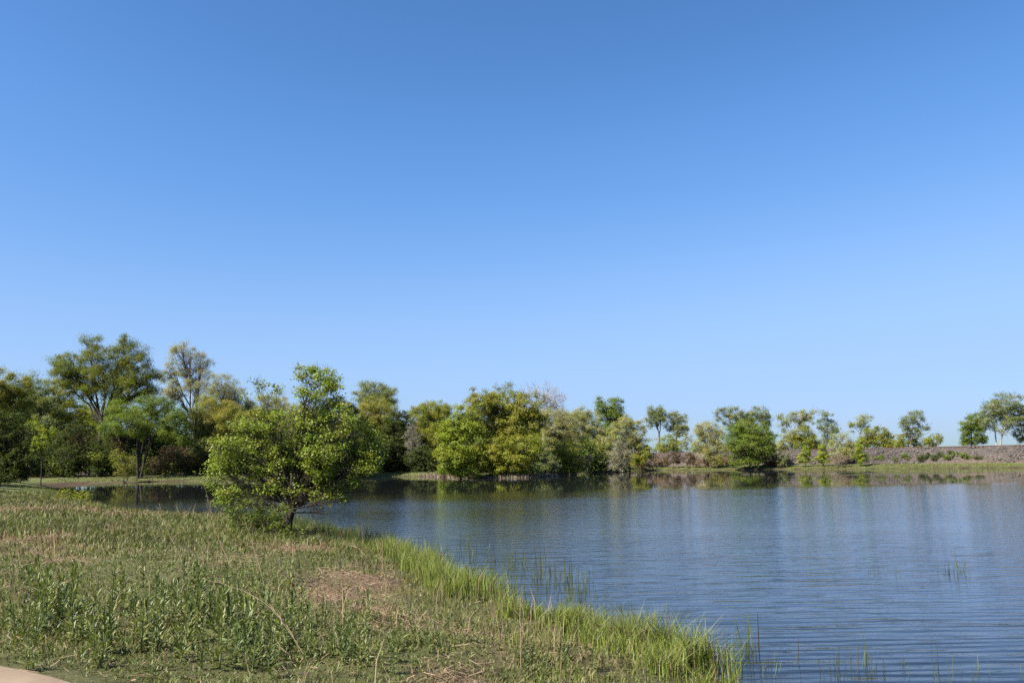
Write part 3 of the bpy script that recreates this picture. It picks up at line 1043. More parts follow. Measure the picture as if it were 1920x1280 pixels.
tree('cottonwood_tree', 'broad grey green cottonwood rising behind the round green tree', 'tree', 1400, 196,
     [(1352, 776, 11, 12), (1378, 776, 16, 13), (1400, 784, 14, 13), (1422, 776, 20, 14), (1436, 788, 10, 14), (1390, 795, 26, 14)], 'grey', lai=2.0, twigs=1, bark='mid', clump=0.8)
tree('broadleaf_tree', 'round green tree standing at the foot of the embankment', 'tree', 1408, 163,
     [(1408, 804, 34, 18), (1386, 824, 22, 24), (1432, 824, 22, 22), (1408, 834, 40, 22), (1394, 852, 22, 12), (1430, 852, 20, 12), (1408, 862, 26, 8), (1385, 864, 16, 6)], 'green', lai=2.7, trunk=0.2, clump=0.7)
tree('cottonwood_tree', 'sparse pale cottonwood right of the round green tree', 'tree', 1490, 184,
     [(1472, 790, 11, 16), (1494, 780, 15, 12), (1516, 778, 16, 12), (1508, 795, 14, 12), (1476, 815, 9, 11)], 'pale', lai=1.7, twigs=2, bark='grey', clump=0.8, trunks=2, trunk=0.14)
tree('broadleaf_tree', 'dense olive green tree in front of the sparse pale cottonwood', 'tree', 1506, 180, [(1504, 815, 22, 15), (1522, 826, 15, 12), (1490, 826, 12, 12), (1506, 832, 20, 12)], 'olive', lai=2.3, clump=0.7)
tree('cottonwood_tree', 'narrow pale green cottonwood between the olive tree and the willow brush', 'tree', 1552, 180,
     [(1550, 782, 12, 11), (1556, 802, 14, 15), (1540, 796, 8, 12), (1554, 822, 12, 12)], 'grey', lai=1.6, twigs=1, bark='grey', clump=0.75)
tree('conical_bush', 'left one of two small bright conical bushes on the embankment toe', 'bush', 1510, 160, [(1510, 848, 8, 10), (1509, 860, 12, 9), (1512, 840, 4, 6)], 'bright', lai=2.6, clump=0.4, fork=0.2, leaf=0.2)
tree('conical_bush', 'right one of two small bright conical bushes on the embankment toe', 'bush', 1543, 158, [(1543, 850, 9, 11), (1543, 861, 14, 8), (1541, 839, 5, 7)], 'bright', lai=2.6, clump=0.4, fork=0.2, leaf=0.2)
tree('conical_bush', 'tall narrow bright green bush against the gravel slope', 'bush', 1613, 153, [(1612, 840, 9, 14), (1614, 858, 13, 9), (1612, 826, 6, 8)], 'bright', lai=2.6, clump=0.45, fork=0.2, leaf=0.2)
tree('shrub', 'grey olive willow brush between the bright bushes', 'shrub', 1578, 158, [(1578, 828, 20, 16), (1572, 846, 18, 14), (1590, 846, 14, 14)], 'gtan', lai=1.5, twigs=3, bark='grey', clump=0.6)
tree('shrub', 'brown dead brush at the foot of the willow brush', 'shrub', 1577, 154, [(1577, 860, 18, 8)], 'brown', lai=1.2, twigs=5, bark='grey', clump=0.4, twig_r=0.02)
tree('cottonwood_tree', 'airy pale cottonwood top above the olive hedge like trees', 'tree', 1616, 190, [(1612, 790, 11, 8), (1624, 784, 12, 8), (1618, 798, 12, 7), (1600, 800, 8, 10)], 'pale', lai=1.5, twigs=2, bark='grey', clump=0.7, fork=0.55, trunk=0.12)
tree('broadleaf_tree', 'low olive tree with a rounded top beyond the middle of the embankment', 'tree', 1642, 180, [(1640, 814, 26, 13), (1664, 822, 13, 13), (1624, 826, 13, 11), (1645, 830, 26, 10)], 'olive', lai=2.2, clump=0.65)
tree('cottonwood_tree', 'lone slender cottonwood with an open crown above the embankment', 'tree', 1708, 172,
     [(1712, 782, 18, 11), (1704, 798, 14, 10), (1728, 800, 12, 8), (1716, 812, 12, 7), (1698, 790, 8, 8)], 'grey', lai=1.7, twigs=2, bark='mid', clump=0.6, fork=0.4, trunk=0.13)
tree('broadleaf_bush', 'dark olive bush at the foot of the lone slender cottonwood', 'bush', 1704, 174, [(1704, 824, 20, 12), (1688, 830, 12, 8), (1722, 832, 12, 8)], 'olive', lai=2.1, clump=0.6)
tree('broadleaf_bush', 'small olive bush standing alone right of the slender cottonwood', 'bush', 1752, 168, [(1750, 826, 14, 10), (1760, 820, 7, 7), (1740, 830, 8, 6)], 'olive', lai=2.1, clump=0.55)
tree('broadleaf_tree', 'bright green tree left of the tall white trunked cottonwood', 'tree', 1822, 160,
     [(1820, 794, 20, 14), (1808, 814, 13, 14), (1836, 812, 16, 18), (1824, 828, 20, 8), (1840, 785, 12, 12)], 'green', lai=2.5, clump=0.65)
tree('cottonwood_tree', 'tall grey green cottonwood with white trunks at the right', 'tree', 1872, 157,
     [(1886, 752, 25, 15), (1862, 766, 22, 16), (1898, 776, 20, 18), (1876, 792, 24, 18), (1908, 768, 13, 17), (1850, 782, 14, 16)], 'grey', lai=1.9, twigs=1, bark='pale', clump=0.75, trunks=3, trunk=0.13, fork=0.5)
tree('broadleaf_tree', 'green tree cut off by the right edge of the picture', 'tree', 1928, 158, [(1926, 788, 16, 24), (1942, 812, 22, 22), (1915, 815, 10, 15)], 'green', lai=2.4, clump=0.65)
# brush at the foot of the embankment
for px, py, rx, ry, D, sty, lab in [
        (1236, 862, 16, 9, 180, 'brown', 'brown dead brush on the embankment toe below the pair of cottonwoods'),
        (1262, 858, 13, 10, 177, 'rust', 'dark rusty shrub on the embankment below the right cottonwood'),
        (1294, 860, 14, 11, 175, 'rust', 'dark brown shrub halfway between the cottonwoods and the round green tree'),
        (1318, 866, 14, 7, 173, 'brown', 'low brown brush left of the yellow green shrub on the toe'),
        (1344, 860, 17, 11, 170, 'yellow', 'yellow green shrub left of the round green tree'),
        (1368, 864, 11, 7, 168, 'brown', 'small brown brush touching the round green tree'),
        (1442, 862, 16, 10, 163, 'rust', 'dark brown brush at the right foot of the round green tree'),
        (1466, 856, 13, 15, 161, 'grey', 'grey green shrub between the round tree and the bright bushes'),
        (1205, 868, 15, 7, 176, 'brown', 'brown brush at the right foot of the wood')]:
    tree('shrub', lab, 'shrub', px, D, [(px, py, rx, ry), (px + rx * .5, py + ry * .4, rx * .6, ry * .6)], sty, lai=1.7, twigs=4, bark='mid', clump=0.45, twig_r=0.018)
for px, py, rx, ry, D, sty, lab in [
        (1312, 842, 16, 10, 196, 'pale', 'pale low scrub beyond the embankment left of the grey olive willow'),
        (1462, 838, 16, 12, 186, 'gtan', 'tan scrub beyond the embankment between round tree and pale cottonwood'),
        (1535, 836, 16, 11, 184, 'olive', 'olive scrub beyond the embankment below the narrow cottonwood'),
        (1600, 836, 14, 10, 182, 'gtan', 'tan scrub beyond the embankment beside the tall narrow bush'),
        (1676, 836, 14, 7, 178, 'ygreen', 'yellow green scrub beyond the embankment left of the slender cottonwood'),
        (1365, 842, 18, 12, 190, 'green', 'green scrub beyond the embankment left of the round green tree')]:
    tree('shrub', lab, 'shrub', px, D, [(px, py, rx, ry), (px + rx * .6, py + ry * .3, rx * .6, ry * .7), (px - rx * .6, py + ry * .2, rx * .6, ry * .7)], sty, lai=1.9, twigs=2, bark='mid', clump=0.55)
weeds_px = [(1643, 859, 4), (1655, 857, 6), (1697, 856, 8), (1678, 860, 4), (1727, 857, 9), (1738, 854, 7), (1751, 857, 7), (1763, 852, 7), (1776, 857, 8), (1780, 847, 5), (1790, 852, 6), (1806, 853, 8), (1815, 857, 6), (1836, 857, 7)]
for px, py, r_ in weeds_px:
    best = None
    for s in np.linspace(30, 75, 200):
        for o in (0.1, 0.6, 1.1, 1.6, 2.1, 2.6):
            p = on_bank(np.array(s), np.array(o))
            q = CM.T @ (p - EYE)
            e = (960 + F * q[0] / -q[2] - px) ** 2 + (640 - F * q[1] / -q[2] - (py + r_ * .5)) ** 2
            if best is None or e < best[0]:
                best = (e, p)
    D = best[1][1]
    tree('weed_tuft', 'small green weed tuft growing on the gravel slope of the embankment', 'weed', px, D, [(px, py, r_, r_ * .75)], 'dark' if r_ % 2 else 'green',
         group='weed tufts on the gravel slope', limb_mode='bank', lai=1.8, clump=0.3, trunk=0.02, leaf=0.2)

# the wood's interior as one mass, its shade painted with dark leaves
g = Geo()
rng = np.random.default_rng(77)


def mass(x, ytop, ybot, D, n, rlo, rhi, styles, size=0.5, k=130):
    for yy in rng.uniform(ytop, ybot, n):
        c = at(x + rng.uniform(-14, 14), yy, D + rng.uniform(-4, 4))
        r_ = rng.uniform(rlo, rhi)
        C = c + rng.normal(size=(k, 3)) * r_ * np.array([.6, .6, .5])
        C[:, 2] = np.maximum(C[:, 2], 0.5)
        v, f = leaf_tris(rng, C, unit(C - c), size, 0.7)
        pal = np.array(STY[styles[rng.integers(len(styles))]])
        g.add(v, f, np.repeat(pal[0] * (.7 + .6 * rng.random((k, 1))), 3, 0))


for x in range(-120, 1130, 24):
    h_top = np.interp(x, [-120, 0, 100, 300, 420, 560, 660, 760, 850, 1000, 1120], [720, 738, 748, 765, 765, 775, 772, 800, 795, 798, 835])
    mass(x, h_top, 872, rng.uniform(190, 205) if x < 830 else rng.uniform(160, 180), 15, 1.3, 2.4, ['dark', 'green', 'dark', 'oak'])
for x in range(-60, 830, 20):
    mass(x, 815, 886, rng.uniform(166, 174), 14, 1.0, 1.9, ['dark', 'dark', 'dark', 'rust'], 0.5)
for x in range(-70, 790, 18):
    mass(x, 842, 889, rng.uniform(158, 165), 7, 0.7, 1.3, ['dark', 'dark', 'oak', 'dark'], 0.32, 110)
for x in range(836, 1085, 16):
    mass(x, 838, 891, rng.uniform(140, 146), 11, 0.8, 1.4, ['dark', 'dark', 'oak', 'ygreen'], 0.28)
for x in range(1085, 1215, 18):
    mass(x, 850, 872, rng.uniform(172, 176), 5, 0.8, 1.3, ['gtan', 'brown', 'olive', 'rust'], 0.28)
tag(g.build('woodland', M_LEAF), 'dense interior of the wood behind the front trees, shade painted in as dark leaves', 'woodland', kind='stuff')

# ------------------------------------------------------------------ the near oak on the bank
NB = ground_at(541, 1003)
ND = NB[1]
tree('oak_tree', 'small leafy oak standing alone on the near bank at the water', 'tree', 541, ND,
     [(600, 708, 34, 22), (572, 700, 20, 17), (628, 722, 20, 17), (586, 738, 34, 16), (622, 752, 22, 14),
      (492, 724, 13, 7, .7), (520, 728, 11, 9, .7), (478, 717, 7, 5, .7), (462, 748, 8, 8, .6), (505, 742, 10, 6, .6),
      (452, 806, 36, 22), (512, 790, 44, 24), (575, 782, 40, 22), (640, 790, 36, 28), (600, 815, 48, 28),
      (428, 842, 32, 22), (484, 840, 44, 28), (545, 845, 48, 30), (612, 850, 44, 28), (668, 835, 34, 26), (694, 842, 20, 20),
      (408, 880, 22, 18), (452, 888, 38, 20), (508, 892, 40, 20), (565, 890, 32, 16), (640, 880, 34, 18), (690, 868, 20, 16),
      (655, 905, 14, 11), (645, 938, 6, 7), (398, 908, 12, 9), (440, 922, 28, 14), (490, 926, 34, 14), (540, 918, 30, 14), (575, 915, 24, 14), (612, 905, 26, 14), (420, 868, 30, 20),
      (590, 880, 34, 18), (708, 848, 16, 16), (698, 826, 22, 18), (688, 876, 22, 16), (706, 866, 14, 12), (636, 922, 24, 14, .6), (606, 926, 22, 12, .6), (672, 906, 18, 12, .7), (420, 938, 20, 10, .6), (664, 872, 26, 18), (680, 806, 20, 16), (530, 868, 44, 22), (612, 880, 26, 16), (672, 890, 18, 12)],
     'nearoak', leaf=0.060, lai=1.9, clump=0.19, ratio=0.62, bark='dark', fork=0.15, trunk=0.13, twigs=4, twig_r=0.004,
     depth=0.95, up=0.55, mat=M_MAIN, dlobe=0.95, sides=10, limb=0.5,
     bare_lobes=[(612, 942, 34, 20), (585, 960, 26, 12), (475, 945, 44, 20), (520, 955, 34, 16), (500, 975, 30, 10), (640, 915, 22, 14), (560, 930, 30, 16)])
tree('bramble', 'scrambling twiggy green bramble at the left foot of the near oak', 'shrub', 486, ND - 0.6,
     [(488, 968, 28, 20), (456, 978, 24, 18), (520, 980, 22, 18), (440, 962, 16, 14), (545, 996, 16, 12), (500, 990, 34, 12), (470, 948, 30, 16), (430, 946, 22, 12), (520, 955, 22, 14)], 'green',
     leaf=0.055, lai=1.0, clump=0.22, bark='mid', fork=0.12, trunk=0.015, trunks=6, twigs=7, twig_r=0.004)
SB = ground_at(140, 937)
tree('shrub', 'small yellow green shrub alone on the grass at the left end of the pond', 'shrub', 138, SB[1],
     [(122, 924, 12, 8), (146, 928, 14, 8), (165, 928, 8, 7), (135, 934, 16, 5)], 'ygreen', leaf=0.13, lai=1.5, clump=0.3, twigs=1, bark='mid', fork=0.15, trunk=0.03)
tree('broadleaf_bush', 'dark low bush shading the grass at the left edge', 'bush', 2, 84,
     [(-14, 893, 26, 14), (14, 897, 12, 9), (-40, 880, 34, 24)], 'dark', leaf=0.14, lai=2.2, clump=0.5)

# ------------------------------------------------------------------ grass and litter on the near bank
rng = np.random.default_rng(11)


def bank_points(n, r0, r1, dmin=0.02, power=1.0):
    u = rng.random(n)
    r = r0 * (r1 / r0) ** (u ** power)
    th = rng.uniform(R(-43), R(36), n)
    x, y = r * np.sin(th), r * np.cos(th)
    d = shore_dist(x, y)
    p = path_dist(x, y)
    ok = (d > dmin) & (p > 0.03) & (y < 100) & ~((d > 30) & (r > 60))
    x, y, d = x[ok], y[ok], d[ok]
    return x, y, d, np.hypot(x, y)


def blades(P, h, w, lean, col, geo, curve=0.5):
    n = len(P)
    az = rng.uniform(0, 2 * math.pi, n)
    side = np.stack([np.cos(az), np.sin(az), np.zeros(n)], 1)
    la = rng.uniform(0, 2 * math.pi, n)
    ld = np.stack([np.cos(la), np.sin(la), np.zeros(n)], 1) * lean[:, None]
    up = np.array([0, 0, 1.0])
    m = P + (up + ld * 0.5) * (h * 0.55)[:, None]
    t = P + (up * (1 - 0.25 * curve * lean[:, None]) + ld * (1 + curve)) * h[:, None]
    s = side * (w / 2)[:, None]
    v = np.stack([P - s, P + s, m + s * .8, m - s * .8, t], 1).reshape(-1, 3)
    k = np.arange(n)[:, None] * 5
    c = np.repeat(col, 5, 0)
    base = geo.n
    geo.add(v, k + np.array([[0, 1, 2, 3]]), c)
    geo.f.append(k + np.array([[3, 2, 4]]) + base)


GREEN = np.array([0.084, 0.108, 0.024])
LIME = np.array([0.130, 0.160, 0.028])
SHADED_GREEN = np.array([0.045, 0.070, 0.018])  # darker green that paints the oak's shadow on the reeds
STRAWC = np.array([0.200, 0.148, 0.088])

g = Geo()
x, y, d, r = bank_points(300000, 5.0, 85.0, 0.05, 0.85)
dry = dryness(x, y)
keep = rng.random(len(x)) < (1 - 0.75 * dry) * np.maximum(0.62 + 0.5 * smooth(0.25, 0.7, NZ2(x, y, 0.5)), smooth(2.0, 1.0, path_dist(x, y)))
x, y, d, r, dry = x[keep], y[keep], d[keep], r[keep], dry[keep]
P = np.stack([x, y, ground_z(x, y, d) - 0.01], 1)
meadow = smooth(17, 26, r)
h = rng.uniform(0.03, 0.10, len(x)) * (0.4 + 1.1 * NZ(x, y, 0.9)) + meadow * rng.uniform(0.03, 0.20, len(x)) * (0.4 + NZ2(x, y, 3.0))
lawn = smooth(1.4, 0.5, path_dist(x, y))
h *= 1 - 0.5 * lawn
w = rng.uniform(0.005, 0.010, len(x)) * (1 + r / 11)
mix = np.clip(dry * 0.9 + rng.normal(0, 0.25, len(x)) + 0.10, 0, 1)[:, None]
gc = GREEN * (1 - meadow[:, None] * .25) + (LIME - GREEN) * NZ2(x, y, 2.2)[:, None] * 0.7
col = (gc * (1 - mix) + STRAWC * np.array([.92, .86, .8]) * mix) * rng.uniform(0.7, 1.25, (len(x), 1))
blades(P, h, w, rng.uniform(0.1, 0.75, len(x)), col, g)
tag(g.build('grass', M_GRASS), 'short mixed green and dry grass covering the near bank', 'grass', kind='stuff')

# dead straw lying about
g = Geo()
x, y, d, r = bank_points(90000, 5.0, 60.0, 0.0, 0.8)
dry = dryness(x, y)
keep = rng.random(len(x)) < 0.10 + 0.9 * dry
x, y, d, r = x[keep], y[keep], d[keep], r[keep]
n_ = len(x)
P = np.stack([x, y, ground_z(x, y, d) + rng.uniform(0.005, 0.05, n_)], 1)
az = rng.uniform(0, 2 * math.pi, n_)
dv = np.stack([np.cos(az), np.sin(az), rng.normal(0, 0.25, n_)], 1) * (rng.uniform(0.05, 0.22, n_) * .5)[:, None]
sv = np.stack([-np.sin(az), np.cos(az), rng.normal(0, .3, n_)], 1) * (rng.uniform(0.0025, 0.005, n_) * (1 + r / 11) * .5)[:, None]
v = np.stack([P - dv - sv, P - dv + sv, P + dv + sv, P + dv - sv], 1).reshape(-1, 3)
sc_ = np.where(rng.random((n_, 1)) < .6, STRAWC * 1.1, np.array([0.20, 0.125, 0.085])) * rng.uniform(.6, 1.3, (n_, 1))
g.add(v, np.arange(n_ * 4).reshape(-1, 4), np.repeat(sc_, 4, 0))
x, y, d, r = bank_points(2600, 7.0, 40.0, 0.4, 0.9)
kp = (NZ2(x, y, 1.7) > 0.55) & (path_dist(x, y) > 1.2)
x, y, d, r = x[kp], y[kp], d[kp], r[kp]
P = np.stack([x, y, ground_z(x, y, d)], 1)
blades(P, rng.uniform(.2, .6, len(x)), rng.uniform(.004, .007, len(x)) * (1 + r / 20), rng.uniform(.1, .6, len(x)), STRAWC * rng.uniform(.7, 1.4, (len(x), 1)), g)
tag(g.build('straw_litter', M_STRAW), 'dead straw and stalk litter lying on the near bank', 'litter', kind='stuff')

# taller grass along the waterline
seg = shore[:N_NEAR]
cum = np.concatenate([[0], np.cumsum(np.linalg.norm(np.diff(seg, axis=0), axis=1))])


def shore_points(n, lo, hi, spread_lo, spread_hi):
    """Points along the near waterline between photo columns, spread to the land side."""
    pxs = np.array([p[0] for p in near_px], float)
    s_hi, s_lo = np.interp(lo, pxs[::-1], cum[::-1]), np.interp(hi, pxs[::-1], cum[::-1])
    s = rng.uniform(s_lo, s_hi, n)
    px_ = np.stack([np.interp(s, cum, seg[:, 0]), np.interp(s, cum, seg[:, 1])], 1)
    j = np.clip(np.searchsorted(cum, s) - 1, 0, len(seg) - 2)
    t = unit(seg[j + 1] - seg[j])
    nv = np.stack([-t[:, 1], t[:, 0]], 1)
    probe = px_ + nv * 0.3
    sg = np.where(shore_dist(probe[:, 0], probe[:, 1]) > 0, 1, -1)[:, None]
    o = rng.uniform(spread_lo, spread_hi, n)
    q = px_ + nv * sg * o[:, None] + rng.normal(0, 0.08, (n, 2))
    return q[:, 0], q[:, 1], o


g = Geo()
for n_, lo, hi, a, b, h0, h1, c0, c1, lean, wide in [
        (10500, 1000, 1372, -0.25, 0.8, 0.24, 0.54, LIME * 1.4, LIME * .9, 0.42, .010),
        (10500, 735, 945, -0.10, 1.3, 0.28, 0.58, LIME * 1.4, LIME * 1.0, 0.28, .010),
        (1100, 940, 1010, -0.1, 0.5, 0.12, 0.3, LIME * .9, STRAWC * .8, 0.5, .009),
        (9000, 480, 740, -0.35, 1.7, 0.26, 0.55, GREEN * .95, SHADED_GREEN, 0.2, .014),  # dark reeds, the near oak's shadow put into their colour
        (10000, 90, 480, -0.4, 4.0, 0.10, 0.30, GREEN * 1.05, LIME * .8, 0.25, .022),
        (3500, 700, 1372, 0.8, 2.4, 0.12, 0.34, LIME, STRAWC * .8, 0.4, .008)]:
    x, y, o = shore_points(n_, lo, hi, a, b)
    clump_ = NZ2(x, y, 0.45)
    keep = (rng.random(len(x)) < 0.06 + 1.6 * smooth(0.42, 0.72, clump_)) & (dryness(x, y) * smooth(0.3, 1.0, o) < 0.75)
    x, y, o = x[keep], y[keep], o[keep]
    d = shore_dist(x, y)
    P = np.stack([x, y, ground_z(x, y, d) - 0.02], 1)
    n2 = len(x)
    t = rng.random((n2, 1))
    col = (c0 * (1 - t) + c1 * t) * rng.uniform(.75, 1.2, (n2, 1))
    old = rng.random((n2, 1)) < 0.14
    col = np.where(old, STRAWC * rng.uniform(.6, 1.1, (n2, 1)), col)
    hh = rng.uniform(h0, h1, n2) * (0.45 + 0.95 * NZ(x, y, 0.6)) + np.maximum(0, -P[:, 2])
    blades(P, hh, rng.uniform(.7, 1.3, n2) * wide, rng.uniform(0.03, lean, n2), col, g, 0.8)
tag(g.build('shore_grass', M_GRASS), 'tall bright green grass fringing the near waterline', 'grass', kind='stuff')

# fringe of grass and dead reeds on the far banks
g = Geo()
segf = shore[N_NEAR:N_NEAR + len(far_px)]
cf = np.concatenate([[0], np.cumsum(np.linalg.norm(np.diff(segf, axis=0), axis=1))])
n_ = 18000
s = rng.uniform(0, cf[-1], n_)
q = np.stack([np.interp(s, cf, segf[:, 0]), np.interp(s, cf, segf[:, 1])], 1)
q[:, 1] += rng.uniform(-0.1, 6.0, n_)
x, y = q[:, 0], q[:, 1]
d = shore_dist(x, y)
kp = (d > 0.5) | ((960 + F * x / y > 780) & (960 + F * x / y < 1075))
x, y, d = x[kp], y[kp], d[kp]
n_ = len(x)
P = np.stack([x, y, np.maximum(ground_z(x, y, d), 0) - 0.02], 1)
pxx = 960 + F * x / y
deadr = (pxx > 780) & (pxx < 1075) & (d < 1.6)
t = np.clip(NZ(x, y, 9.0)[:, None] + rng.normal(0, .2, (n_, 1)), 0, 1)
col = (GREEN * 1.1 * (1 - t) + LIME * .95 * t) * rng.uniform(.7, 1.2, (n_, 1))
col = np.where((rng.random(n_) < .25)[:, None], STRAWC * .8, col)
col = np.where(deadr[:, None], np.array([0.22, 0.17, 0.13]) * rng.uniform(.6, 1.3, (n_, 1)), col)
blades(P, rng.uniform(.06, .28, n_) * np.where(deadr, 2.0, 1), rng.uniform(.06, .14, n_), rng.uniform(.05, .4, n_), col, g)
tag(g.build('far_grass', M_GRASS), 'low grass and dead reeds along the far waterline', 'grass', kind='stuff')


# ------------------------------------------------------------------ leafy weeds on the bank
def leaf_blade_mesh(name, L, W, bend, col):
    """One lance shaped leaf along +Y, folded at the midrib and bent back."""
    st = [(0, .10), (.18, .55), (.42, 1.0), (.68, .78), (.88, .38), (1.0, 0.0)]
    v, c = [], []
    for t, w_ in st:
        yy, zz = L * t * (1 - .12 * bend * t), -bend * L * t * t * .45
        v += [(-W / 2 * w_, yy, zz + W * .16 * w_), (0, yy, zz), (W / 2 * w_, yy, zz + W * .16 * w_)]
        c += [col * 0.97, col * 1.2, col * 0.97]
    f = []
    for i in range(len(st) - 1):
        a = i * 3
        f += [[a, a + 1, a + 4, a + 3], [a + 1, a + 2, a + 5, a + 4]]
    return np.array(v), np.array(f), np.array(c)


WEEDC = [np.array(c) for c in ((0.074, 0.098, 0.020), (0.098, 0.120, 0.028), (0.060, 0.082, 0.018), (0.116, 0.128, 0.034))]
LEAFS = []
for i, (L, W, bend) in enumerate([(0.095, 0.021, 0.25), (0.12, 0.026, 0.45), (0.085, 0.023, 0.6), (0.13, 0.023, 0.3)]):
    for wc in WEEDC:
        LEAFS.append(leaf_blade_mesh('leaf', L, W, bend, wc))
LEAF_MESH = []
for v, f, c in LEAFS:
    gg = Geo()
    gg.add(v, f, c)
    LEAF_MESH.append(gg.mesh('leaf', M_WEED, True))


def leaf_places(rng, H, n):
    """Leaf transforms spiralling up a stem of height H."""
    out = []
    a = rng.uniform(0, 6.28)
    for i in range(n):
        t = (i + .3) / n
        a += 2.4 + rng.normal(0, .25)
        tilt = R(28 + 44 * t + rng.normal(0, 14))         # angle above the horizontal
        sc = (1.1 - 0.5 * t) * rng.uniform(.8, 1.2) * (0.75 + H)
        out.append((Matrix.Translation((0.012 * math.cos(a), 0.012 * math.sin(a), H * t * 0.9)) @ Matrix.Rotation(a, 4, 'Z')
                    @ Matrix.Rotation(tilt, 4, 'X') @ Matrix.Rotation(rng.normal(0, .35), 4, 'Y') @ Matrix.Scale(sc, 4)))
    return out


def stem_geo(rng, H, n_stems):
    gg = Geo()
    v, f, cap = tube(bez(np.zeros(3), np.array([rng.normal(0, .02), rng.normal(0, .02), H * .5]), np.array([rng.normal(0, .04) * H, rng.normal(0, .04) * H, H]), 5),
                     np.linspace(.008, .003, 5), 5)
    gg.add(v, f, np.array([.11, .14, .05]))
    gg.add(v, cap, np.array([.11, .14, .05]))
    return gg


VAR = []
wr = np.random.default_rng(21)
for i in range(14):
    H = wr.uniform(0.20, 0.46)
    n_ = int(10 + H * 44)
    pl = leaf_places(wr, H, n_)
    ids = wr.integers(0, 4, n_) * 4 + wr.integers(0, 4)
    lm = Geo()
    for M_, k in zip(pl, ids):
        v, f, c = LEAFS[k]
        Mx = np.array(M_)
        lm.add(v @ Mx[:3, :3].T + Mx[:3, 3], f, c * wr.uniform(.85, 1.15))
    VAR.append((H, stem_geo(wr, H, 1).mesh('stem', M_WEED, True), lm.mesh('leaves', M_WEED, True), pl, ids))

clusters = [(110, 1150, 44, 34, 22, 1.3), (60, 1125, 40, 25, 8, 1.1), (45, 1012, 40, 12, 14, 1.0), (120, 1005, 60, 12, 14, 1.0), (150, 988, 14, 6, 3, 1.2),
            (275, 1018, 24, 18, 9, 1.15), (15, 1050, 18, 15, 6, 1.1), (60, 1190, 35, 12, 6, .8), (15, 1185, 18, 15, 4, .8), (225, 1150, 18, 18, 5, 1.2),
            (165, 1195, 30, 30, 9, 1.05), (200, 1220, 40, 22, 9, 1.0), (300, 1190, 45, 35, 16, 1.05), (330, 1120, 80, 35, 26, .95), (400, 1190, 60, 40, 24, 1.1),
            (420, 1070, 90, 35, 34, .9), (300, 1060, 90, 30, 26, .85), (500, 1160, 80, 45, 34, .95), (520, 1080, 70, 40, 26, .85), (470, 1235, 120, 25, 22, .85),
            (620, 1210, 70, 40, 22, .8), (600, 1040, 70, 18, 18, .8), (730, 1230, 90, 35, 20, .65), (680, 1160, 70, 30, 10, .6), (230, 1255, 70, 14, 8, .7),
            (60, 1262, 16, 6, 2, .7), (950, 1225, 90, 25, 12, .55), (820, 1200, 80, 30, 14, .55), (1050, 1250, 80, 20, 10, .55), (380, 1000, 90, 18, 16, .85)]
spots = []
for cx, cy, sx, sy, n_, hs in clusters:
    for _ in range(n_):
        px, py = wr.normal(cx, sx * .62), wr.normal(cy, sy * .62)
        p = ground_at(px, py)
        if path_dist([p[0]], [p[1]])[0] < 0.12 or shore1(p[0], p[1]) < 0.25:
            continue
        spots.append((np.hypot(p[0], p[1]), p, px, py, hs))
spots.sort(key=lambda t: t[0])
extra = spots[300:]
spots = spots[:300]
for i, (r_, p, px, py, hs) in enumerate(spots):
    H, stem_me, leaves_me, pl, ids = VAR[wr.integers(len(VAR))]
    sc = hs * wr.uniform(.6, 1.3)
    o = empty('weed_plant', p - np.array([0, 0, 0.01]))
    o.rotation_euler = (wr.normal(0, .1), wr.normal(0, .1), wr.uniform(0, 6.28))
    o.scale = (sc, sc, sc)
    if px < 250 and py > 1215:
        lab, grp = 'low leafy weed in the short grass beside the concrete path', 'weeds beside the path'
    elif py < 1030 and px < 230:
        lab, grp = 'leafy dark green weed in the far left row on the near bank', 'weeds in the far left row'
    elif px < 230:
        lab, grp = 'broad leafy dark green weed in the dense left clump on the bank', 'weeds of the left clump'
    elif px < 600:
        lab, grp = 'upright leafy green weed among the long dry stalks on the bank', 'weeds among the dry stalks'
    else:
        lab, grp = 'short leafy green weed in the grass between stalks and waterline', 'weeds nearer the waterline'
    tag(o, lab, 'weed', grp)
    s_ = bpy.data.objects.new('stem', stem_me)
    s_.parent = o
    COL.objects.link(s_)
    if i < 45:
        for M_, k in zip(pl, ids):
            l_ = bpy.data.objects.new('leaf', LEAF_MESH[k])
            l_.parent = o
            l_.matrix_local = M_
            COL.objects.link(l_)
    else:
        l_ = bpy.data.objects.new('leaves', leaves_me)
        l_.parent = o
        l_['kind'] = 'stuff'
        COL.objects.link(l_)

# the many small weeds between them
g = Geo()
ex = [(p, hs) for _, p, _, _, hs in extra]
for cx, cy, sx, sy, n_, hs in clusters:
    for _ in range(int(n_ * 1.7)):
        p = ground_at(wr.normal(cx, sx), wr.normal(cy, sy))
        if path_dist([p[0]], [p[1]])[0] > 0.1 and shore1(p[0], p[1]) > 0.3:
            ex.append((p, hs * .55))
for p, hs in ex:
    n_ = wr.integers(6, 11)
    H = wr.uniform(.08, .28) * hs
    a = wr.uniform(0, 6.28)
    for M_ in leaf_places(wr, H, n_):
        v, f, c = LEAFS[wr.integers(16)]
        Mx = np.array(M_)
        g.add((v @ Mx[:3, :3].T) * (.55 + .3 * hs) + Mx[:3, 3] + p, f, c * wr.uniform(.8, 1.2))
tag(g.build('small_weeds', M_WEED, smooth_shade=True), 'small leafy weeds scattered through the grass of the near bank', 'weeds', kind='stuff')

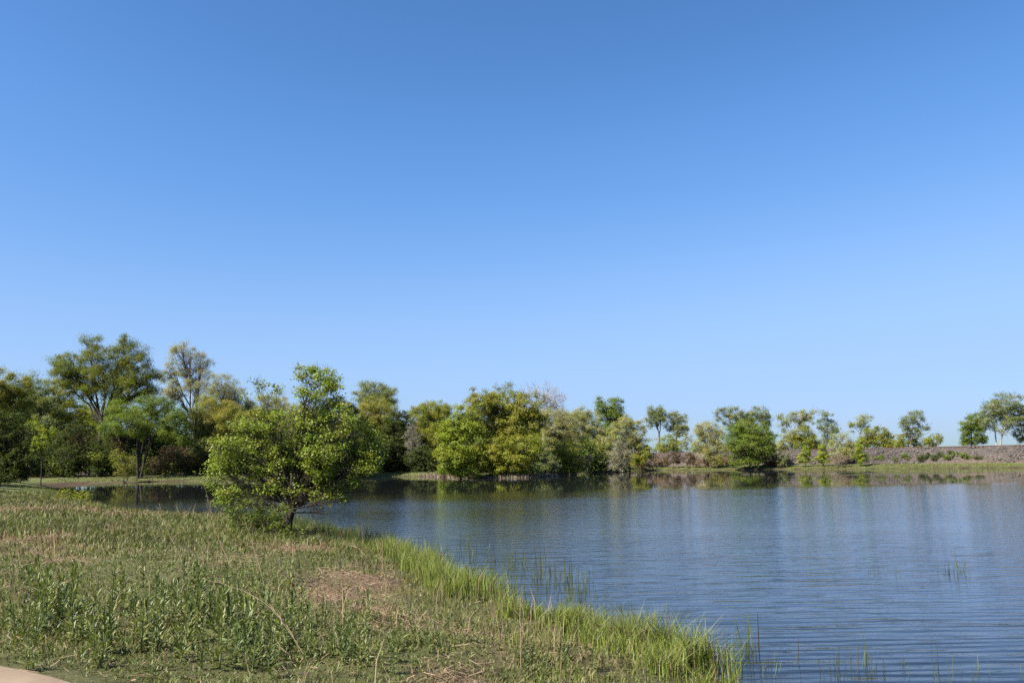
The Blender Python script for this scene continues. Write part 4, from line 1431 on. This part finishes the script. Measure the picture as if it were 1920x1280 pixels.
# ------------------------------------------------------------------ long dry stalks
stalks = [
    ([(358, 1083), (335, 1040), (312, 990), (298, 942)], 'long dry stalk bending left, leftmost of the tall stalks', .006),
    ([(442, 1075), (418, 1030), (400, 985), (387, 923)], 'tallest dry stalk reaching up to the near oak branches', .006),
    ([(405, 1012), (402, 985), (390, 930)], 'thin pale stalk standing close beside the tallest dry stalk', .004),
    ([(412, 1016), (408, 990), (408, 962)], 'short upright pale stalk right of the tallest dry stalk', .004),
    ([(500, 1125), (490, 1070), (477, 1035), (457, 965)], 'long curved dry stalk below the bramble', .006),
    ([(583, 1247), (550, 1185), (500, 1130), (440, 1098), (377, 1083)], 'longest arching dry stalk sweeping across the weeds', .004),
    ([(572, 1240), (545, 1180), (520, 1150), (505, 1132)], 'dry stalk beside the foot of the arching stalk', .005),
    ([(560, 1252), (540, 1225), (518, 1203)], 'short dry stalk near the bottom edge leaning left', .006),
    ([(397, 1180), (372, 1168), (347, 1158)], 'broken stalk lying low in the middle of the weeds', .006),
    ([(383, 1060), (379, 1040), (375, 1023)], 'short straw stalk between the two tallest stalks', .005),
    ([(723, 1133), (721, 1075), (712, 1040), (703, 1008)], 'tall dry stalk on the trampled patch by the dark reeds', .006),
    ([(693, 1047), (676, 1030), (660, 1018)], 'dry stick leaning left at the edge of the dark reeds', .009),
    ([(719, 1056), (717, 1035), (716, 1010)], 'thin upright stalk behind the trampled patch', .006),
    ([(753, 1047), (742, 1036), (732, 1027)], 'short stick leaning over the bright shore grass', .007),
    ([(977, 1257), (976, 1190), (976, 1120)], 'single straight pale stalk near the mud patch', .005),
    ([(782, 1215), (783, 1180), (783, 1150)], 'single thin straw stalk in the grass left of the mud patch', .004),
    ([(227, 1175), (212, 1158), (197, 1147)], 'dry twig lying across the pale grass right of the left clump', .006),
    ([(640, 1230), (630, 1190), (622, 1168)], 'small dry stalk right of the arching stalk', .004)]
for pts, lab, r_ in stalks:
    b = ground_at(*pts[0])
    lo = 'lying' in lab
    W_ = [b - np.array([0, 0, .03])]
    for k, p in enumerate(pts[1:]):
        q = at(p[0], p[1], b[1] + (0.15 * (k + 1) if not lo else 0.35 * (k + 1)))
        if lo:
            q[2] = max(q[2], gz(q[0], q[1]) + .03)
        W_.append(q)
    W_ = np.array(W_)
    t_ = np.linspace(0, len(W_) - 1, 14)
    C = np.stack([np.interp(t_, np.arange(len(W_)), W_[:, j]) for j in range(3)], 1)
    for _ in range(4):
        C[1:-1] = (C[:-2] + 2 * C[1:-1] + C[2:]) / 4
    C[1:-1] += wr.normal(0, .006, (12, 3))
    o = tag(empty('dry_stalk', b), lab, 'stalk')
    g = Geo()
    v, f, cap = tube(C, np.linspace(.8, .35, 14) * r_, 5)
    g.add(v, f, STRAWC * 1.35)
    g.add(v, cap, STRAWC * 1.35)
    g.build('stem', M_STRAW, o, True, b)
    g = Geo()
    j = wr.integers(6, 13, 9)
    e = C[j] + unit(C[j] - C[j - 2]) * .12 + wr.normal(0, .07, (9, 3))
    v, f = prisms(C[j], e, r_ * .45, r_ * .2, 3)
    g.add(v, f, STRAWC * 1.3)
    g.build('side_twigs', M_STRAW, o, False, b, kind='stuff')

# ------------------------------------------------------------------ reeds standing in the water
REEDV = []
for i in range(10):
    gg = Geo()
    for _ in range(wr.integers(1, 5)):
        a, rr = wr.uniform(0, 6.28), wr.uniform(0, .12)
        b = np.array([rr * math.cos(a), rr * math.sin(a), -.25])
        H = wr.uniform(.10, .42)
        tip = b + np.array([wr.normal(0, .05), wr.normal(0, .05), H + .25])
        pts = bez(b, (b + tip) / 2 + wr.normal(0, .012, 3), tip, 5)
        if wr.random() < .18:
            pts[-1] = pts[-2] + np.array([wr.normal(0, .1), wr.normal(0, .05), -.02])
        v, f, cap = tube(pts, np.array([.0042, .0042, .0038, .003, .0015]) * wr.uniform(.8, 1.3), 4)
        c = np.array([(.055, .075, .025), (.085, .11, .03), (.075, .055, .035), (.12, .15, .04)][wr.integers(4)])
        gg.add(v, f, c)
        gg.add(v, cap, c)
    REEDV.append(gg.mesh('reed_tuft', M_GRASS, True))
for x0, y0, x1, y1, sp, n_, sc, lab, grp in [
        (760, 1030, 880, 1050, 9, 32, 1.0, 'thin dark reeds in the water beside the dark shore reeds', 'reeds off the dark shore strip'),
        (870, 1035, 1090, 1100, 18, 80, 1.05, 'thin dark green reeds in the long band off the bright shore grass', 'reeds off the bright shore grass'),
        (850, 1075, 960, 1100, 8, 12, .9, 'short reeds close to the edge of the bright shore grass', 'reeds at the edge of the bright shore grass'),
        (940, 1105, 1040, 1160, 12, 26, .85, 'short green reeds in the shallow water beside the mud patch', 'reeds beside the mud patch'),
        (1050, 1115, 1270, 1205, 20, 54, .9, 'thin dark reeds behind the tall grass of the near right shore', 'reeds behind the right shore grass'),
        (1395, 1215, 1440, 1270, 14, 20, .95, 'dense reeds in the water at the right end of the near bank', 'reeds at the right end of the bank'),
        (1440, 1240, 1900, 1275, 24, 30, .75, 'scattered thin reeds in the open water at the bottom right', 'scattered reeds at bottom right'),
        (1625, 1076, 1700, 1080, 4, 4, .8, 'faint thin reeds alone in open water left of the sparse reed cluster', 'faint reeds in open water'),
        (1765, 1070, 1822, 1074, 5, 5, 1.0, 'sparse cluster of thin brown reeds in the open water on the right', 'reed cluster in open water'),
        (1655, 909, 1760, 911, 1.2, 7, .9, 'tiny dark reed stub far out near the opposite bank', 'reed stubs far out')]:
    for i in range(n_):
        t = wr.random()
        px, py = x0 + (x1 - x0) * t + wr.normal(0, sp), y0 + (y1 - y0) * t + wr.normal(0, sp * .45)
        p = on_z(px, py, 0.0)
        if shore1(p[0], p[1]) > -0.05:
            continue
        o = bpy.data.objects.new('reed_tuft', REEDV[wr.integers(10)])
        o.location = (p[0], p[1], 0.0)
        s_ = sc * wr.uniform(.7, 1.25)
        o.scale = (s_ * wr.uniform(.8, 1.6), s_ * wr.uniform(.8, 1.6), s_)
        o.rotation_euler = (0, 0, wr.uniform(0, 6.28))
        COL.objects.link(o)
        tag(o, lab, 'reed', grp)
# two dead snags poking out of the water
for px, py, sc, lab in [(872, 1077, 1.0, 'dark dead branch lying in the shallow water by the bright shore grass'), (1697, 908, 1.3, 'dark twig poking out of the calm water near the far bank')]:
    p = on_z(px, py, 0.0)
    gg = Geo()
    for _ in range(6):
        a = wr.uniform(0, 6.28)
        e = np.array([math.cos(a) * .45, math.sin(a) * .25, wr.uniform(.03, .28)]) * sc
        b = np.array([wr.normal(0, .1), wr.normal(0, .05), -.12])
        v, f, cap = tube(bez(b, (b + e) / 2 + wr.normal(0, .05, 3), e, 5), np.linspace(.022, .008, 5) * sc, 5)
        gg.add(v, f, np.array([.06, .045, .035]))
        gg.add(v, cap, np.array([.06, .045, .035]))
    o = gg.build('dead_branch', M_BARK, None, True)
    o.location = (p[0], p[1], 0)
    tag(o, lab, 'branch')
